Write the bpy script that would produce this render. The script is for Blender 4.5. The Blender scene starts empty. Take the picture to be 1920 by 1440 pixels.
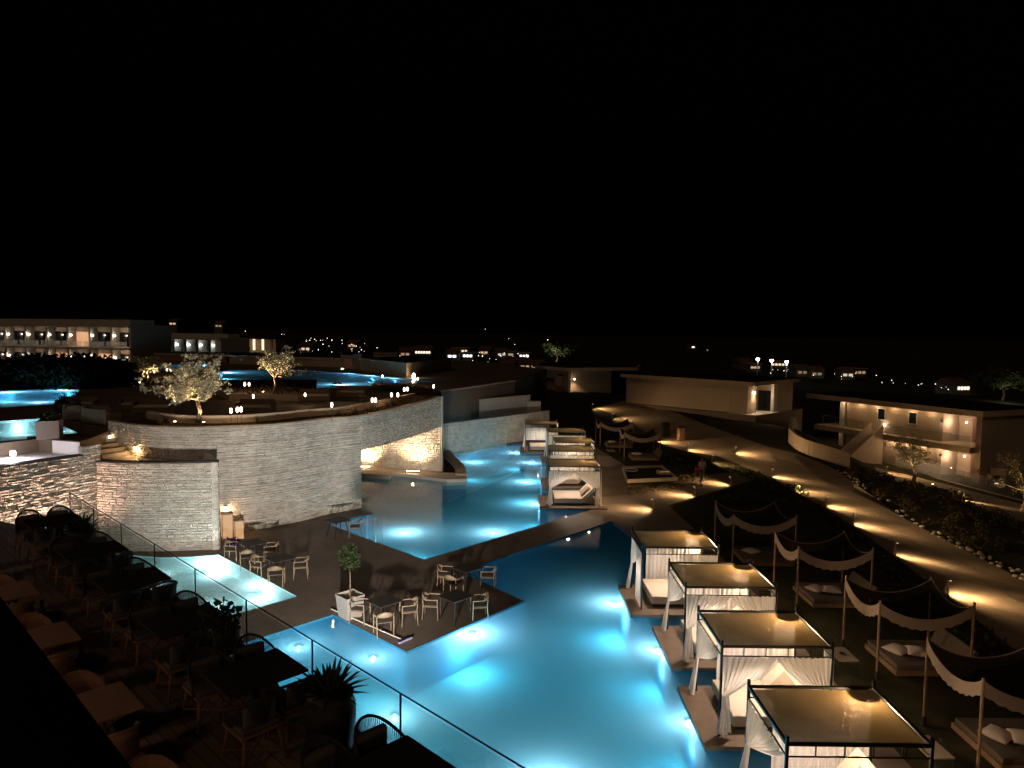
import bpy, bmesh, math, random
from mathutils import Vector, Matrix
from mathutils.geometry import delaunay_2d_cdt
R = math.radians
random.seed(7)
C = bpy.context.scene.collection
S = bpy.context.scene

# ---------------------------------------------------------------- camera
F, HX, HY, ROLL = 1331.0, 960.0, 623.0, 0.012
CAMZ = 9.0
pitch = math.atan((720.0 - HY) / F)
fwd = Vector((0, math.cos(pitch), -math.sin(pitch)))
r0 = Vector((1, 0, 0)); u0 = r0.cross(fwd).normalized()
cr, sr = math.cos(ROLL), math.sin(ROLL)
rgt = r0 * cr + u0 * sr
up = u0 * cr - r0 * sr
cam_data = bpy.data.cameras.new('camera'); cam = bpy.data.objects.new('camera', cam_data); C.objects.link(cam)
cam_data.sensor_width = 36.0; cam_data.lens = F / 1920.0 * 36.0
cam_data.clip_start = 0.05; cam_data.clip_end = 6000
m3 = Matrix((rgt, up, -fwd)).transposed()
cam.matrix_world = Matrix.Translation((0, 0, CAMZ)) @ m3.to_4x4()
S.camera = cam

# ---------------------------------------------------------------- sky, exposure
w = bpy.data.worlds.new("World"); S.world = w; w.use_nodes = True
nt = w.node_tree
bg = nt.nodes['Background']
sky = nt.nodes.new('ShaderNodeTexSky'); sky.sky_type = 'NISHITA'; sky.sun_disc = False
sky.sun_elevation = R(-4.0); sky.sun_rotation = R(150); sky.altitude = 0
nt.links.new(sky.outputs[0], bg.inputs[0]); bg.inputs[1].default_value = 0.01
sl = bpy.data.lights.new('sun', 'SUN'); sl.energy = .15; sl.angle = R(22); sl.color = (1.0, .66, .44)  # no sun at night: added warm fill for the spill of hotel lights
sun = bpy.data.objects.new('sun', sl); C.objects.link(sun)
sun.rotation_euler = Vector((.22, .74, -.62)).to_track_quat('-Z', 'Y').to_euler()
S.view_settings.view_transform = 'Standard'; S.view_settings.look = 'None'
S.view_settings.gamma = 1.0; S.view_settings.use_curve_mapping = False
S.view_settings.exposure = 0.0
S.render.engine = 'CYCLES'
cy = S.cycles
cy.max_bounces = 6; cy.diffuse_bounces = 3; cy.glossy_bounces = 3; cy.transmission_bounces = 4; cy.transparent_max_bounces = 14
cy.use_light_tree = True; cy.use_denoising = True; cy.caustics_reflective = False; cy.caustics_refractive = False
cy.sample_clamp_indirect = 4.0; cy.blur_glossy = 0.5
WARM = (1.0, 0.60, 0.30); AMBER = (1.0, 0.66, 0.32); WHITE = (1.0, 0.93, 0.84); POOLB = (0.30, 0.78, 1.0); SOFT = (1.0, 0.78, 0.58)

# ---------------------------------------------------------------- terrain height
CP = [(-5,30,0),(0,60,0),(9,25,0),(12,30,-.1),(11.8,44,-.4),(9,52,-.1),(24,61,.4),(22.4,66.5,1.3),(17,71,1.3),(12,77,1.5),(26,72,1.1),(26,66,.8),(28.5,71,.2),(17,80,1.5),(8,90,1.4),(38,58,-3.6),(36,62,-3.6),(33,68,-3.6),(31,73,-3.5),(40,55,-3.7),(42,61,-3.9),(34,57,-3.3),(44,67,-3.9),(37,68,-3.7),(45,50,-3.8),
      (15,25,-.3),(24,34,-1.4),(20,45,-1.0),(30,25,-2),(40,40,-3.2),(28,48,-2.2),(60,60,-5),(60,90,-4),(35,80,-1.5),(110,110,-7),(0,105,1.2),(0,130,-1),(-40,120,2),(-120,110,2),
      (-120,200,2),(0,220,-6),(100,220,-9),(200,200,-10),(-250,420,9),(-120,430,6),(0,450,-4),(150,420,-9),(350,420,-12),(-300,900,8),(0,900,-4),(400,900,-8),(0,0,0),(30,5,-1.2),(-60,20,0)]
def smooth(t):
    t = max(0.0, min(1.0, t)); return t * t * (3 - 2 * t)
def G(x, y):
    sw = sz = 0.0
    for a, b, c in CP:
        d2 = (x - a) ** 2 + (y - b) ** 2 + 9.0
        k = 1.0 / (d2 * math.sqrt(d2)); sw += k; sz += k * c
    dx = max(0.0, x - 8.6); dy = max(0.0, y - 60.0)
    return sz / sw * smooth(math.hypot(dx, dy) / 8.0)
def ray(px, py):
    return (fwd * F + rgt * (px - HX) - up * (py - 720.0)).normalized()
def P(px, py, z=0.0):
    d = ray(px, py); t = (z - CAMZ) / d.z
    return Vector((0, 0, CAMZ)) + d * t
def PG(px, py, dz=0.0):
    """the point of the terrain seen at a pixel"""
    d = ray(px, py); t = 8.0
    while t < 1400:
        p = Vector((0, 0, CAMZ)) + d * t
        if p.z <= G(p.x, p.y) + dz: return Vector((p.x, p.y, G(p.x, p.y)))
        t += 0.15 + t * 0.002
    p = Vector((0, 0, CAMZ)) + d * 420.0
    return p
def PD(px, py, dist):
    """the point at forward distance dist seen at a pixel"""
    d = ray(px, py); return Vector((0, 0, CAMZ)) + d * (dist / d.y)

# ---------------------------------------------------------------- object helpers
class MB:
    def __init__(s): s.v = []; s.f = []
    def add(s, vs, fs):
        o = len(s.v); s.v += [tuple(v) for v in vs]; s.f += [tuple(i + o for i in f) for f in fs]; return s
    def box(s, x0, x1, y0, y1, z0, z1):
        return s.add([(x0,y0,z0),(x1,y0,z0),(x1,y1,z0),(x0,y1,z0),(x0,y0,z1),(x1,y0,z1),(x1,y1,z1),(x0,y1,z1)],
                     [(0,3,2,1),(4,5,6,7),(0,1,5,4),(1,2,6,5),(2,3,7,6),(3,0,4,7)])
    def bar(s, a, b, wd, hh):
        """box between two points, wd across, hh high (centred)"""
        a = Vector(a); b = Vector(b); d = (b - a).normalized()
        side = d.cross(Vector((0,0,1)))
        if side.length < 1e-4: side = Vector((1,0,0))
        side.normalize(); u = side.cross(d).normalized()
        vs = []
        for p in (a, b):
            for sx, sz in ((-1,-1),(1,-1),(1,1),(-1,1)): vs.append(p + side * (wd/2*sx) + u * (hh/2*sz))
        return s.add(vs, [(0,1,2,3),(7,6,5,4),(0,4,5,1),(1,5,6,2),(2,6,7,3),(3,7,4,0)])
    def tube(s, pts, rad, n=8, cap=True):
        pts = [Vector(p) for p in pts]; m = len(pts)
        rs = rad if isinstance(rad, (list, tuple)) else [rad] * m
        vs = []; prev = None
        for i, p in enumerate(pts):
            d = (pts[min(i+1, m-1)] - pts[max(i-1, 0)])
            d = d.normalized() if d.length > 1e-9 else Vector((0,0,1))
            a = prev if prev is not None and prev.cross(d).length > 0.05 else (Vector((1,0,0)) if abs(d.x) < .8 else Vector((0,1,0)))
            u = d.cross(a).normalized().cross(d) * -1 if False else (a - d * a.dot(d)).normalized()
            v = d.cross(u); prev = u
            for k in range(n):
                t = 2 * math.pi * k / n; vs.append(p + (u * math.cos(t) + v * math.sin(t)) * rs[i])
        fs = []
        for i in range(m - 1):
            for k in range(n):
                k2 = (k + 1) % n; fs.append((i*n+k, i*n+k2, (i+1)*n+k2, (i+1)*n+k))
        if cap: fs.append(tuple(range(n-1, -1, -1))); fs.append(tuple((m-1)*n + k for k in range(n)))
        return s.add(vs, fs)
    def lathe(s, prof, n=20, c=(0,0,0)):
        vs = []; fs = []
        for r, z in prof:
            for k in range(n):
                t = 2*math.pi*k/n; vs.append((c[0]+r*math.cos(t), c[1]+r*math.sin(t), c[2]+z))
        for i in range(len(prof)-1):
            for k in range(n):
                k2 = (k+1) % n; fs.append((i*n+k, i*n+k2, (i+1)*n+k2, (i+1)*n+k))
        fs.append(tuple(range(n-1,-1,-1))); fs.append(tuple((len(prof)-1)*n+k for k in range(n)))
        return s.add(vs, fs)
    def ball(s, c, r, n=10, sq=(1,1,1)):
        prof = [(max(1e-3, math.sin(math.pi*i/n)), -math.cos(math.pi*i/n)) for i in range(n+1)]
        o = len(s.v); s.lathe([(p[0]*r, p[1]*r) for p in prof], n=n+2)
        for i in range(o, len(s.v)):
            v = s.v[i]; s.v[i] = (c[0]+v[0]*sq[0], c[1]+v[1]*sq[1], c[2]+v[2]*sq[2])
        return s
    def grid(s, fn, nu, nv):
        vs = [fn(i/nu, j/nv) for j in range(nv+1) for i in range(nu+1)]
        fs = [(j*(nu+1)+i, j*(nu+1)+i+1, (j+1)*(nu+1)+i+1, (j+1)*(nu+1)+i) for j in range(nv) for i in range(nu)]
        return s.add(vs, fs)
    def prism(s, poly, z0, z1):
        n = len(poly); vs = [(p[0],p[1],z0) for p in poly] + [(p[0],p[1],z1) for p in poly]
        tris = fill(poly)
        fs = [(i, (i+1) % n, n+(i+1) % n, n+i) for i in range(n)]
        s.add(vs, fs)
        tv, tf = tris
        s.add([(p[0],p[1],z1) for p in tv], tf); s.add([(p[0],p[1],z0) for p in tv], [f[::-1] for f in tf])
        return s
    def build(s, name, mat, parent=None, world=False, sm=False, bevel=0.0, solid=0.0):
        me = bpy.data.meshes.new(name)
        vs = s.v
        if world and parent is not None:
            inv = (Matrix.Translation(parent.location) @ parent.rotation_euler.to_matrix().to_4x4()).inverted()
            vs = [tuple(inv @ Vector(v)) for v in s.v]
        me.from_pydata(vs, [], s.f); me.update()
        o = bpy.data.objects.new(name, me); C.objects.link(o)
        if parent is not None: o.parent = parent
        me.materials.append(mat)
        if sm:
            for p in me.polygons: p.use_smooth = True
        bm = bmesh.new(); bm.from_mesh(me); bmesh.ops.remove_doubles(bm, verts=bm.verts, dist=1e-5)
        bmesh.ops.recalc_face_normals(bm, faces=bm.faces); bm.to_mesh(me); bm.free()
        if solid: md = o.modifiers.new('t', 'SOLIDIFY'); md.thickness = solid
        if bevel:
            md = o.modifiers.new('b', 'BEVEL'); md.width = bevel; md.segments = 2; md.limit_method = 'ANGLE'
        return o
def inside(x, y, poly):
    r = False; n = len(poly); j = n - 1
    for i in range(n):
        xi, yi = poly[i][0], poly[i][1]; xj, yj = poly[j][0], poly[j][1]
        if (yi > y) != (yj > y) and x < (xj - xi) * (y - yi) / (yj - yi) + xi: r = not r
        j = i
    return r
def cdt(loops, extra=()):
    vs = []; es = []
    for lp in loops:
        o = len(vs); vs += [Vector((p[0], p[1])) for p in lp]
        es += [(o+i, o+(i+1) % len(lp)) for i in range(len(lp))]
    vs += [Vector(p) for p in extra]
    r = delaunay_2d_cdt(vs, es, [], 0, 1e-4)
    return [tuple(v) for v in r[0]], [tuple(f) for f in r[2]]
def fill(poly, holes=(), extra=()):
    v, f = cdt([poly] + list(holes), extra)
    out = []
    for t in f:
        cx = sum(v[i][0] for i in t)/3; cy_ = sum(v[i][1] for i in t)/3
        if inside(cx, cy_, poly) and not any(inside(cx, cy_, h) for h in holes): out.append(t)
    return v, out
def thing(name, label, cat, loc=(0,0,0), rotz=0.0, group=None):
    o = bpy.data.objects.new(name, None); C.objects.link(o); o.empty_display_size = 0.3
    o.location = loc; o.rotation_euler = (0, 0, rotz); o['label'] = label; o['category'] = cat
    if group: o['group'] = group
    return o
def tag(o, label, cat, group=None, kind=None):
    o['label'] = label; o['category'] = cat
    if group: o['group'] = group
    if kind: o['kind'] = kind
    return o
def struct(o, label=None, cat=None):
    o['kind'] = 'structure'; o['label'] = label or o.name.replace('_', ' '); o['category'] = cat or o.name.replace('_', ' '); return o
def kids(o): return [c for c in bpy.data.objects if c.parent == o]
def dup(root, loc, rotz, label, group=None):
    def cp(o, par):
        c = o.copy(); C.objects.link(c); c.parent = par
        for k in kids(o): cp(k, c)
        return c
    r = cp(root, None); r.location = loc; r.rotation_euler = (0, 0, rotz); r['label'] = label
    if group: r['group'] = group
    return r
def point(loc, col, e, rad=0.05, parent=None, name='light'):
    l = bpy.data.lights.new(name, 'POINT'); l.color = col; l.energy = e; l.shadow_soft_size = rad
    o = bpy.data.objects.new(name, l); C.objects.link(o); o.location = loc
    if parent is not None: o.parent = parent
    return o
def spot(loc, aim, col, e, ang=90, blend=.6, rad=0.04, parent=None, name='light'):
    l = bpy.data.lights.new(name, 'SPOT'); l.color = col; l.energy = e; l.shadow_soft_size = rad
    l.spot_size = R(ang); l.spot_blend = blend
    o = bpy.data.objects.new(name, l); C.objects.link(o); o.location = loc
    d = (Vector(aim) - Vector(loc)); o.rotation_euler = d.to_track_quat('-Z', 'Y').to_euler()
    if parent is not None: o.parent = parent
    return o

# ---------------------------------------------------------------- materials
MT = {}
def mat(name, col, rough=.7, noise=0.0, scale=4.0, bump=0.0, bscale=30.0, metal=0.0, col2=None, spec=.5):
    if name in MT: return MT[name]
    m = bpy.data.materials.new(name); m.use_nodes = True; MT[name] = m
    n = m.node_tree; b = n.nodes['Principled BSDF']
    b.inputs['Roughness'].default_value = rough; b.inputs['Metallic'].default_value = metal
    b.inputs['Specular IOR Level'].default_value = spec
    b.inputs['Base Color'].default_value = (*col, 1)
    tc = n.nodes.new('ShaderNodeTexCoord')
    if noise or col2:
        nz = n.nodes.new('ShaderNodeTexNoise'); nz.inputs['Scale'].default_value = scale; nz.inputs['Detail'].default_value = 7; nz.inputs['Roughness'].default_value = .65
        n.links.new(tc.outputs['Object'], nz.inputs['Vector'])
        rp = n.nodes.new('ShaderNodeValToRGB'); rp.color_ramp.elements[0].position = .3; rp.color_ramp.elements[1].position = .7
        a = col; c2 = col2 or tuple(min(1, c*(1+noise)) for c in col)
        if not col2: a = tuple(c*(1-noise) for c in col)
        rp.color_ramp.elements[0].color = (*a, 1); rp.color_ramp.elements[1].color = (*c2, 1)
        n.links.new(nz.outputs['Fac'], rp.inputs[0]); n.links.new(rp.outputs[0], b.inputs['Base Color'])
    if bump:
        n2 = n.nodes.new('ShaderNodeTexNoise'); n2.inputs['Scale'].default_value = bscale; n2.inputs['Detail'].default_value = 5
        n.links.new(tc.outputs['Object'], n2.inputs['Vector'])
        bp = n.nodes.new('ShaderNodeBump'); bp.inputs['Strength'].default_value = bump; bp.inputs['Distance'].default_value = .05
        n.links.new(n2.outputs['Fac'], bp.inputs['Height']); n.links.new(bp.outputs[0], b.inputs['Normal'])
    return m
def emis(name, col, st):
    if name in MT: return MT[name]
    m = bpy.data.materials.new(name); m.use_nodes = True; MT[name] = m
    b = m.node_tree.nodes['Principled BSDF']; b.inputs['Base Color'].default_value = (.05,.05,.05,1)
    b.inputs['Emission Color'].default_value = (*col, 1); b.inputs['Emission Strength'].default_value = st
    return m
def fabric(name, col, transp=.15, transl=.5, scale=0):
    m = bpy.data.materials.new(name); m.use_nodes = True; MT[name] = m
    n = m.node_tree; n.nodes.clear()
    out = n.nodes.new('ShaderNodeOutputMaterial'); d = n.nodes.new('ShaderNodeBsdfDiffuse'); t = n.nodes.new('ShaderNodeBsdfTranslucent'); tr = n.nodes.new('ShaderNodeBsdfTransparent')
    d.inputs[0].default_value = (*col, 1); t.inputs[0].default_value = (*col, 1)
    if scale:
        tc = n.nodes.new('ShaderNodeTexCoord'); nz = n.nodes.new('ShaderNodeTexNoise'); nz.inputs['Scale'].default_value = scale; nz.inputs['Detail'].default_value = 4
        n.links.new(tc.outputs['Object'], nz.inputs['Vector'])
        rp = n.nodes.new('ShaderNodeValToRGB'); rp.color_ramp.elements[0].position = .35; rp.color_ramp.elements[1].position = .65
        rp.color_ramp.elements[0].color = (*[c*.75 for c in col], 1); rp.color_ramp.elements[1].color = (*[min(1, c*1.1) for c in col], 1)
        n.links.new(nz.outputs['Fac'], rp.inputs[0]); n.links.new(rp.outputs[0], d.inputs[0]); n.links.new(rp.outputs[0], t.inputs[0])
    m1 = n.nodes.new('ShaderNodeMixShader'); m1.inputs[0].default_value = transl
    m2 = n.nodes.new('ShaderNodeMixShader'); m2.inputs[0].default_value = transp
    n.links.new(d.outputs[0], m1.inputs[1]); n.links.new(t.outputs[0], m1.inputs[2])
    n.links.new(m1.outputs[0], m2.inputs[1]); n.links.new(tr.outputs[0], m2.inputs[2]); n.links.new(m2.outputs[0], out.inputs[0])
    return m
def glassy(name, tint, rough=0.0, ior=1.45, haze=0.0, bump=0.0, bscale=1.0, scat=(1,1,1)):
    """thin sheet: fresnel gloss over a see-through layer with some milky scatter"""
    m = bpy.data.materials.new(name); m.use_nodes = True; MT[name] = m
    n = m.node_tree; n.nodes.clear()
    out = n.nodes.new('ShaderNodeOutputMaterial'); tr = n.nodes.new('ShaderNodeBsdfTransparent'); tr.inputs[0].default_value = (*tint, 1)
    gl = n.nodes.new('ShaderNodeBsdfGlossy'); gl.inputs['Roughness'].default_value = rough; gl.inputs[0].default_value = (1,1,1,1)
    fr = n.nodes.new('ShaderNodeFresnel'); fr.inputs[0].default_value = ior
    ge = n.nodes.new('ShaderNodeNewGeometry'); mr = n.nodes.new('ShaderNodeMapRange'); mr.inputs['To Min'].default_value = ior; mr.inputs['To Max'].default_value = 1/ior
    n.links.new(ge.outputs['Backfacing'], mr.inputs[0]); n.links.new(mr.outputs[0], fr.inputs[0])
    base = tr
    if haze:
        tl = n.nodes.new('ShaderNodeBsdfTranslucent'); tl.inputs[0].default_value = (*scat, 1)
        mh = n.nodes.new('ShaderNodeMixShader'); mh.inputs[0].default_value = haze
        n.links.new(tr.outputs[0], mh.inputs[1]); n.links.new(tl.outputs[0], mh.inputs[2]); base = mh
    mx = n.nodes.new('ShaderNodeMixShader')
    n.links.new(fr.outputs[0], mx.inputs[0]); n.links.new(base.outputs[0], mx.inputs[1]); n.links.new(gl.outputs[0], mx.inputs[2]); n.links.new(mx.outputs[0], out.inputs[0])
    if bump:
        tc = n.nodes.new('ShaderNodeTexCoord'); nz = n.nodes.new('ShaderNodeTexNoise'); nz.inputs['Scale'].default_value = bscale; nz.inputs['Detail'].default_value = 3
        n.links.new(tc.outputs['Object'], nz.inputs['Vector'])
        bp = n.nodes.new('ShaderNodeBump'); bp.inputs['Strength'].default_value = bump; bp.inputs['Distance'].default_value = .02
        n.links.new(nz.outputs['Fac'], bp.inputs['Height']); n.links.new(bp.outputs[0], gl.inputs['Normal']); n.links.new(bp.outputs[0], fr.inputs['Normal'])
    return m
M_stone = mat('limestone', (.46,.41,.35), .9, col2=(.68,.62,.54), scale=2.2, bump=.9, bscale=22, spec=.2)
def islands(m, lo=.62, hi=1.3):
    n = m.node_tree; b = n.nodes['Principled BSDF']; src = b.inputs['Base Color'].links[0].from_socket
    ge = n.nodes.new('ShaderNodeNewGeometry'); mr = n.nodes.new('ShaderNodeMapRange'); mr.inputs['To Min'].default_value = lo; mr.inputs['To Max'].default_value = hi
    n.links.new(ge.outputs['Random Per Island'], mr.inputs[0])
    mu = n.nodes.new('ShaderNodeMix'); mu.data_type = 'RGBA'; mu.blend_type = 'MULTIPLY'; mu.inputs[0].default_value = 1
    n.links.new(src, mu.inputs[6]); n.links.new(mr.outputs[0], mu.inputs[7]); n.links.new(mu.outputs[2], b.inputs['Base Color'])
islands(M_stone, .92, 1.14)
M_plaster = mat('plaster', (.42,.33,.25), .9, noise=.12, scale=1.2, bump=.15, bscale=40, spec=.2)
M_plaster2 = mat('pale_plaster', (.5,.45,.4), .9, noise=.1, scale=1.5, bump=.1, bscale=40, spec=.2)
M_sand = mat('sandy_path', (.19,.14,.092), .95, col2=(.29,.215,.145), scale=.9, bump=.4, bscale=9, spec=.1)
M_lawn = mat('dry_lawn', (.020,.022,.012), 1, col2=(.055,.045,.022), scale=1.5, bump=.8, bscale=25, spec=.05)
M_soil = mat('planting_soil', (.03,.025,.018), 1, col2=(.07,.055,.035), scale=2.5, bump=.8, bscale=20, spec=.05)
M_metal = mat('dark_metal', (.03,.027,.025), .45, metal=.6)
M_steel = mat('steel', (.5,.48,.45), .3, metal=.9)
M_black = mat('black_metal', (.012,.011,.01), .6)
M_wood = mat('oak', (.20,.115,.06), .6, noise=.25, scale=14)
M_woodpale = mat('pale_oak', (.27,.18,.105), .55, noise=.2, scale=14)
M_darktop = mat('dark_tabletop', (.028,.022,.018), .65, noise=.2, scale=9)
M_redtop = mat('terracotta_tabletop', (.27,.155,.10), .6, noise=.1, scale=6)
M_rope = mat('dark_rope', (.03,.025,.02), .9)
M_cush = mat('grey_cushion', (.10,.09,.08), .95, noise=.1, scale=20)
M_white = mat('white_upholstery', (.46,.40,.33), .9, noise=.06, scale=9, bump=.15, bscale=6)
M_linen = mat('taupe_cushion', (.22,.17,.12), .95, noise=.1, scale=30)
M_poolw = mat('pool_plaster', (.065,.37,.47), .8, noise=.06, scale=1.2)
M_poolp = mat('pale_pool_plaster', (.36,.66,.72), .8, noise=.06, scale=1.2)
M_glassdark = mat('dark_glass', (.008,.010,.012), .08)
M_bark = mat('olive_bark', (.17,.12,.075), .95, noise=.4, scale=9, bump=1, bscale=18)
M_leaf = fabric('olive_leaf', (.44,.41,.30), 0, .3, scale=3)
M_leafo = fabric('shaded_olive_leaf', (.17,.15,.08), 0, .3, scale=3)  # darker copy of the olive leaf, shade of the dim crowns in its colour
M_shrub = fabric('brown_shrub_leaf', (.055,.045,.024), 0, .3, scale=3)
M_hedge = fabric('hedge_leaf', (.010,.011,.007), 0, .2, scale=3)
M_leafd = fabric('dark_leaf', (.045,.06,.022), 0, .3, scale=3)
M_grass = fabric('dry_grass', (.16,.11,.05), 0, .3, scale=5)
M_white_fab = fabric('white_voile', (.86,.80,.74), .10, .45)
M_roof_fab = fabric('taupe_canopy_cloth', (.31,.21,.09), .035, .5, scale=.8)
M_swag = fabric('fringe_cloth', (.44,.32,.24), 0, .35)
M_swag_top = fabric('dark_shade_net', (.02,.018,.015), .2, .2)
M_water = glassy('water', (.50,.84,.93), .03, 1.33, haze=.46, bump=.05, bscale=1.2, scat=(.30,.58,.70))
M_waterfar = glassy('upper_water', (.50,.84,.93), .30, 1.33, haze=.72, scat=(.28,.62,.80))
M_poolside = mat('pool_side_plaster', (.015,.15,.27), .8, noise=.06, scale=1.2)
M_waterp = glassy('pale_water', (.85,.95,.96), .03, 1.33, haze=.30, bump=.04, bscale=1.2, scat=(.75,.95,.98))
M_glass = glassy('clear_glass', (.90,.93,.92), 0, 1.45)
M_frost = glassy('hazy_glass', (.85,.85,.82), 0, 1.45, haze=.12)
def tile_mat(name, c1, c2, mortar, sx, sy, rot, rough=.65):
    m = bpy.data.materials.new(name); m.use_nodes = True; MT[name] = m
    n = m.node_tree; b = n.nodes['Principled BSDF']; b.inputs['Roughness'].default_value = rough; b.inputs['Specular IOR Level'].default_value = .3
    tc = n.nodes.new('ShaderNodeTexCoord'); mp = n.nodes.new('ShaderNodeMapping'); mp.inputs['Rotation'].default_value = (0,0,rot)
    n.links.new(tc.outputs['Object'], mp.inputs[0])
    br = n.nodes.new('ShaderNodeTexBrick'); br.inputs['Scale'].default_value = 1; br.inputs['Brick Width'].default_value = sx; br.inputs['Row Height'].default_value = sy
    br.inputs['Mortar Size'].default_value = .006; br.inputs['Color1'].default_value = (*c1,1); br.inputs['Color2'].default_value = (*c2,1); br.inputs['Mortar'].default_value = (*mortar,1)
    n.links.new(mp.outputs[0], br.inputs['Vector'])
    nz = n.nodes.new('ShaderNodeTexNoise'); nz.inputs['Scale'].default_value = .45; nz.inputs['Detail'].default_value = 9; nz.inputs['Roughness'].default_value = .7
    n.links.new(tc.outputs['Object'], nz.inputs['Vector'])
    rp = n.nodes.new('ShaderNodeValToRGB'); rp.color_ramp.elements[0].position = .3; rp.color_ramp.elements[1].position = .75
    rp.color_ramp.elements[0].color = (.6,.6,.6,1); rp.color_ramp.elements[1].color = (1.15,1.12,1.1,1)
    n.links.new(nz.outputs['Fac'], rp.inputs[0])
    mu = n.nodes.new('ShaderNodeMix'); mu.data_type = 'RGBA'; mu.blend_type = 'MULTIPLY'; mu.inputs[0].default_value = 1
    n.links.new(br.outputs['Color'], mu.inputs[6]); n.links.new(rp.outputs[0], mu.inputs[7]); n.links.new(mu.outputs[2], b.inputs['Base Color'])
    return m
ANG = math.atan2(.72, .694)
M_deck = tile_mat('concrete_paving', (.20,.15,.115), (.17,.13,.10), (.10,.075,.055), 1.2, 1.2, -ANG)
M_board = tile_mat('terrace_boards', (.32,.235,.175), (.22,.16,.12), (.03,.02,.015), 2.2, .16, -(ANG+math.pi/2))
M_stepw = mat('pale_stone_step', (.42,.36,.29), .8, noise=.12, scale=3)
# ---------------------------------------------------------------- pools (outlines on the ground)
def PP(lst, z=0.0): return [(lambda p: (p.x, p.y))(P(a, b, z)) for a, b in lst]
WL = -0.06
def wob(pts, n=10):
    out = []
    for i in range(len(pts)-1):
        for k in range(n):
            a = pts[max(i-1,0)]; b = pts[i]; c = pts[i+1]; d = pts[min(i+2,len(pts)-1)]; t = k/n
            q = []
            for j in range(len(b)):
                q.append(.5*((2*b[j])+(-a[j]+c[j])*t+(2*a[j]-5*b[j]+4*c[j]-d[j])*t*t+(-a[j]+3*b[j]-3*c[j]+d[j])*t**3))
            out.append(tuple(q))
    out.append(tuple(pts[-1])); return out
curve_in = wob(PP([(955,833),(925,829),(880,834),(851,842),(845,849),(850,858),(862,870),(872,881),(874,895)]), 4)
pool_up = PP([(620,984.5),(795,1049),(1125,951)]) + [(4.8,36.4),(4.7,44),(4.0,50),(3.0,56.8)] + curve_in + PP([(828,895),(750,887),(678,882),(600,877),(560,905),(640,948),(676,957),(697,958.5),(697,964),(613,980)])
pool_lo = PP([(983,1127),(762,1222),(625,1152),(488,1196)])
pA = Vector(pool_lo[-1]);
pool_lo += [(pA.x-5.0, pA.y-4.9), (pA.x+3.2, pA.y-13.2), (6.4, 4.0), (6.6, 24.3)] + PP([(1150,978),(1145,977.5),(862,1072)])
pool_sm = PP([(410,1040),(557,1118),(438,1153)]) + PP([(300,1196),(150,1243),(90,1150),(180,1032),(250,1041),(300,1045),(360,1044)])
pools = [('upper', pool_up, -1.35), ('lower', pool_lo, -1.35), ('small', pool_sm, -.55)]
deck_poly = [(-34,-2),(8.3,-2),(8.6,27),(8.5,33),(8.2,40),(8.0,47),(6.5,57),(5,62),(-34,62)]
path_main = [(p.x, p.y) for p in [PG(*q) for q in [(1116,764),(1180,790),(1235,830),(1290,848),(1345,855),(1400,878),(1446,896),(1489,922),(1548,953),(1598,986),(1677,1043),(1775,1119),(1850,1180),(1990,1290),(2100,1230),(1925,1092),(1830,1044),(1700,976),(1600,905),(1560,878),(1500,853),(1440,838),(1330,800),(1240,765),(1170,752)]]]
path_side = [(p.x, p.y) for p in [PG(*q) for q in [(1150,958),(1226,958),(1303,933),(1370,913),(1420,898),(1395,884),(1330,890),(1260,905),(1200,922),(1160,905),(1152,870),(1130,840),(1124,840)]]]
path_side = [(8.3, 31.5), (8.35, 34.5)] + path_side[1:11] + [(8.2, 41.0)]
path_up = [(p.x, p.y) for p in [PG(*q) for q in [(1640,876),(1760,905),(1990,965),(1990,1000),(1900,973),(1760,928),(1650,893)]]]
extra = []
x = 6.0
while x < 50:
    y = 14.0
    while y < 100: extra.append((x + .01*y, y)); y += 2.0
    x += 2.0
for i in range(-20, 21):
    for j in range(-3, 40):
        q = (i*15.0 + .3, j*15.0 + .7)
        if not (6 < q[0] < 50 and 14 < q[1] < 100): extra.append(q)
for i in range(-10, 11):
    for j in range(-2, 20): extra.append((i*160.0+5, j*160.0+7)) if not (-300 < i*160 < 300 and -40 < j*160 < 590) else None
outer = [(-2500,-600),(2500,-600),(2500,3600),(-2500,3600)]
loops = [outer, deck_poly, path_main, path_side, path_up] + [p[1] for p in pools]
gv, gf = cdt(loops, extra)
regs = {'pool_deck': [deck_poly, []], 'sand_path': [path_main, []], 'garden_path': [path_side, []], 'upper_path': [path_up, []]}
rest = []
for t in gf:
    cx = sum(gv[i][0] for i in t)/3; cyy = sum(gv[i][1] for i in t)/3
    if any(inside(cx, cyy, p[1]) for p in pools): continue
    for k, (pl, fl) in regs.items():
        if inside(cx, cyy, pl): fl.append(t); break
    else: rest.append(t)
gz = [(v[0], v[1], G(v[0], v[1])) for v in gv]
def sub(name, faces, m):
    used = sorted({i for f in faces for i in f}); ix = {o: n for n, o in enumerate(used)}
    b = MB(); b.add([gz[i] for i in used], [tuple(ix[i] for i in f) for f in faces])
    o = b.build(name, m)
    for p in o.data.polygons:
        pass
    return struct(o)
sub('ground', rest, M_lawn)
sub('pool_deck', regs['pool_deck'][1], M_deck); sub('sand_path', regs['sand_path'][1], M_sand)
sub('garden_path', regs['garden_path'][1], M_sand); sub('upper_path', regs['upper_path'][1], M_sand)
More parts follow.
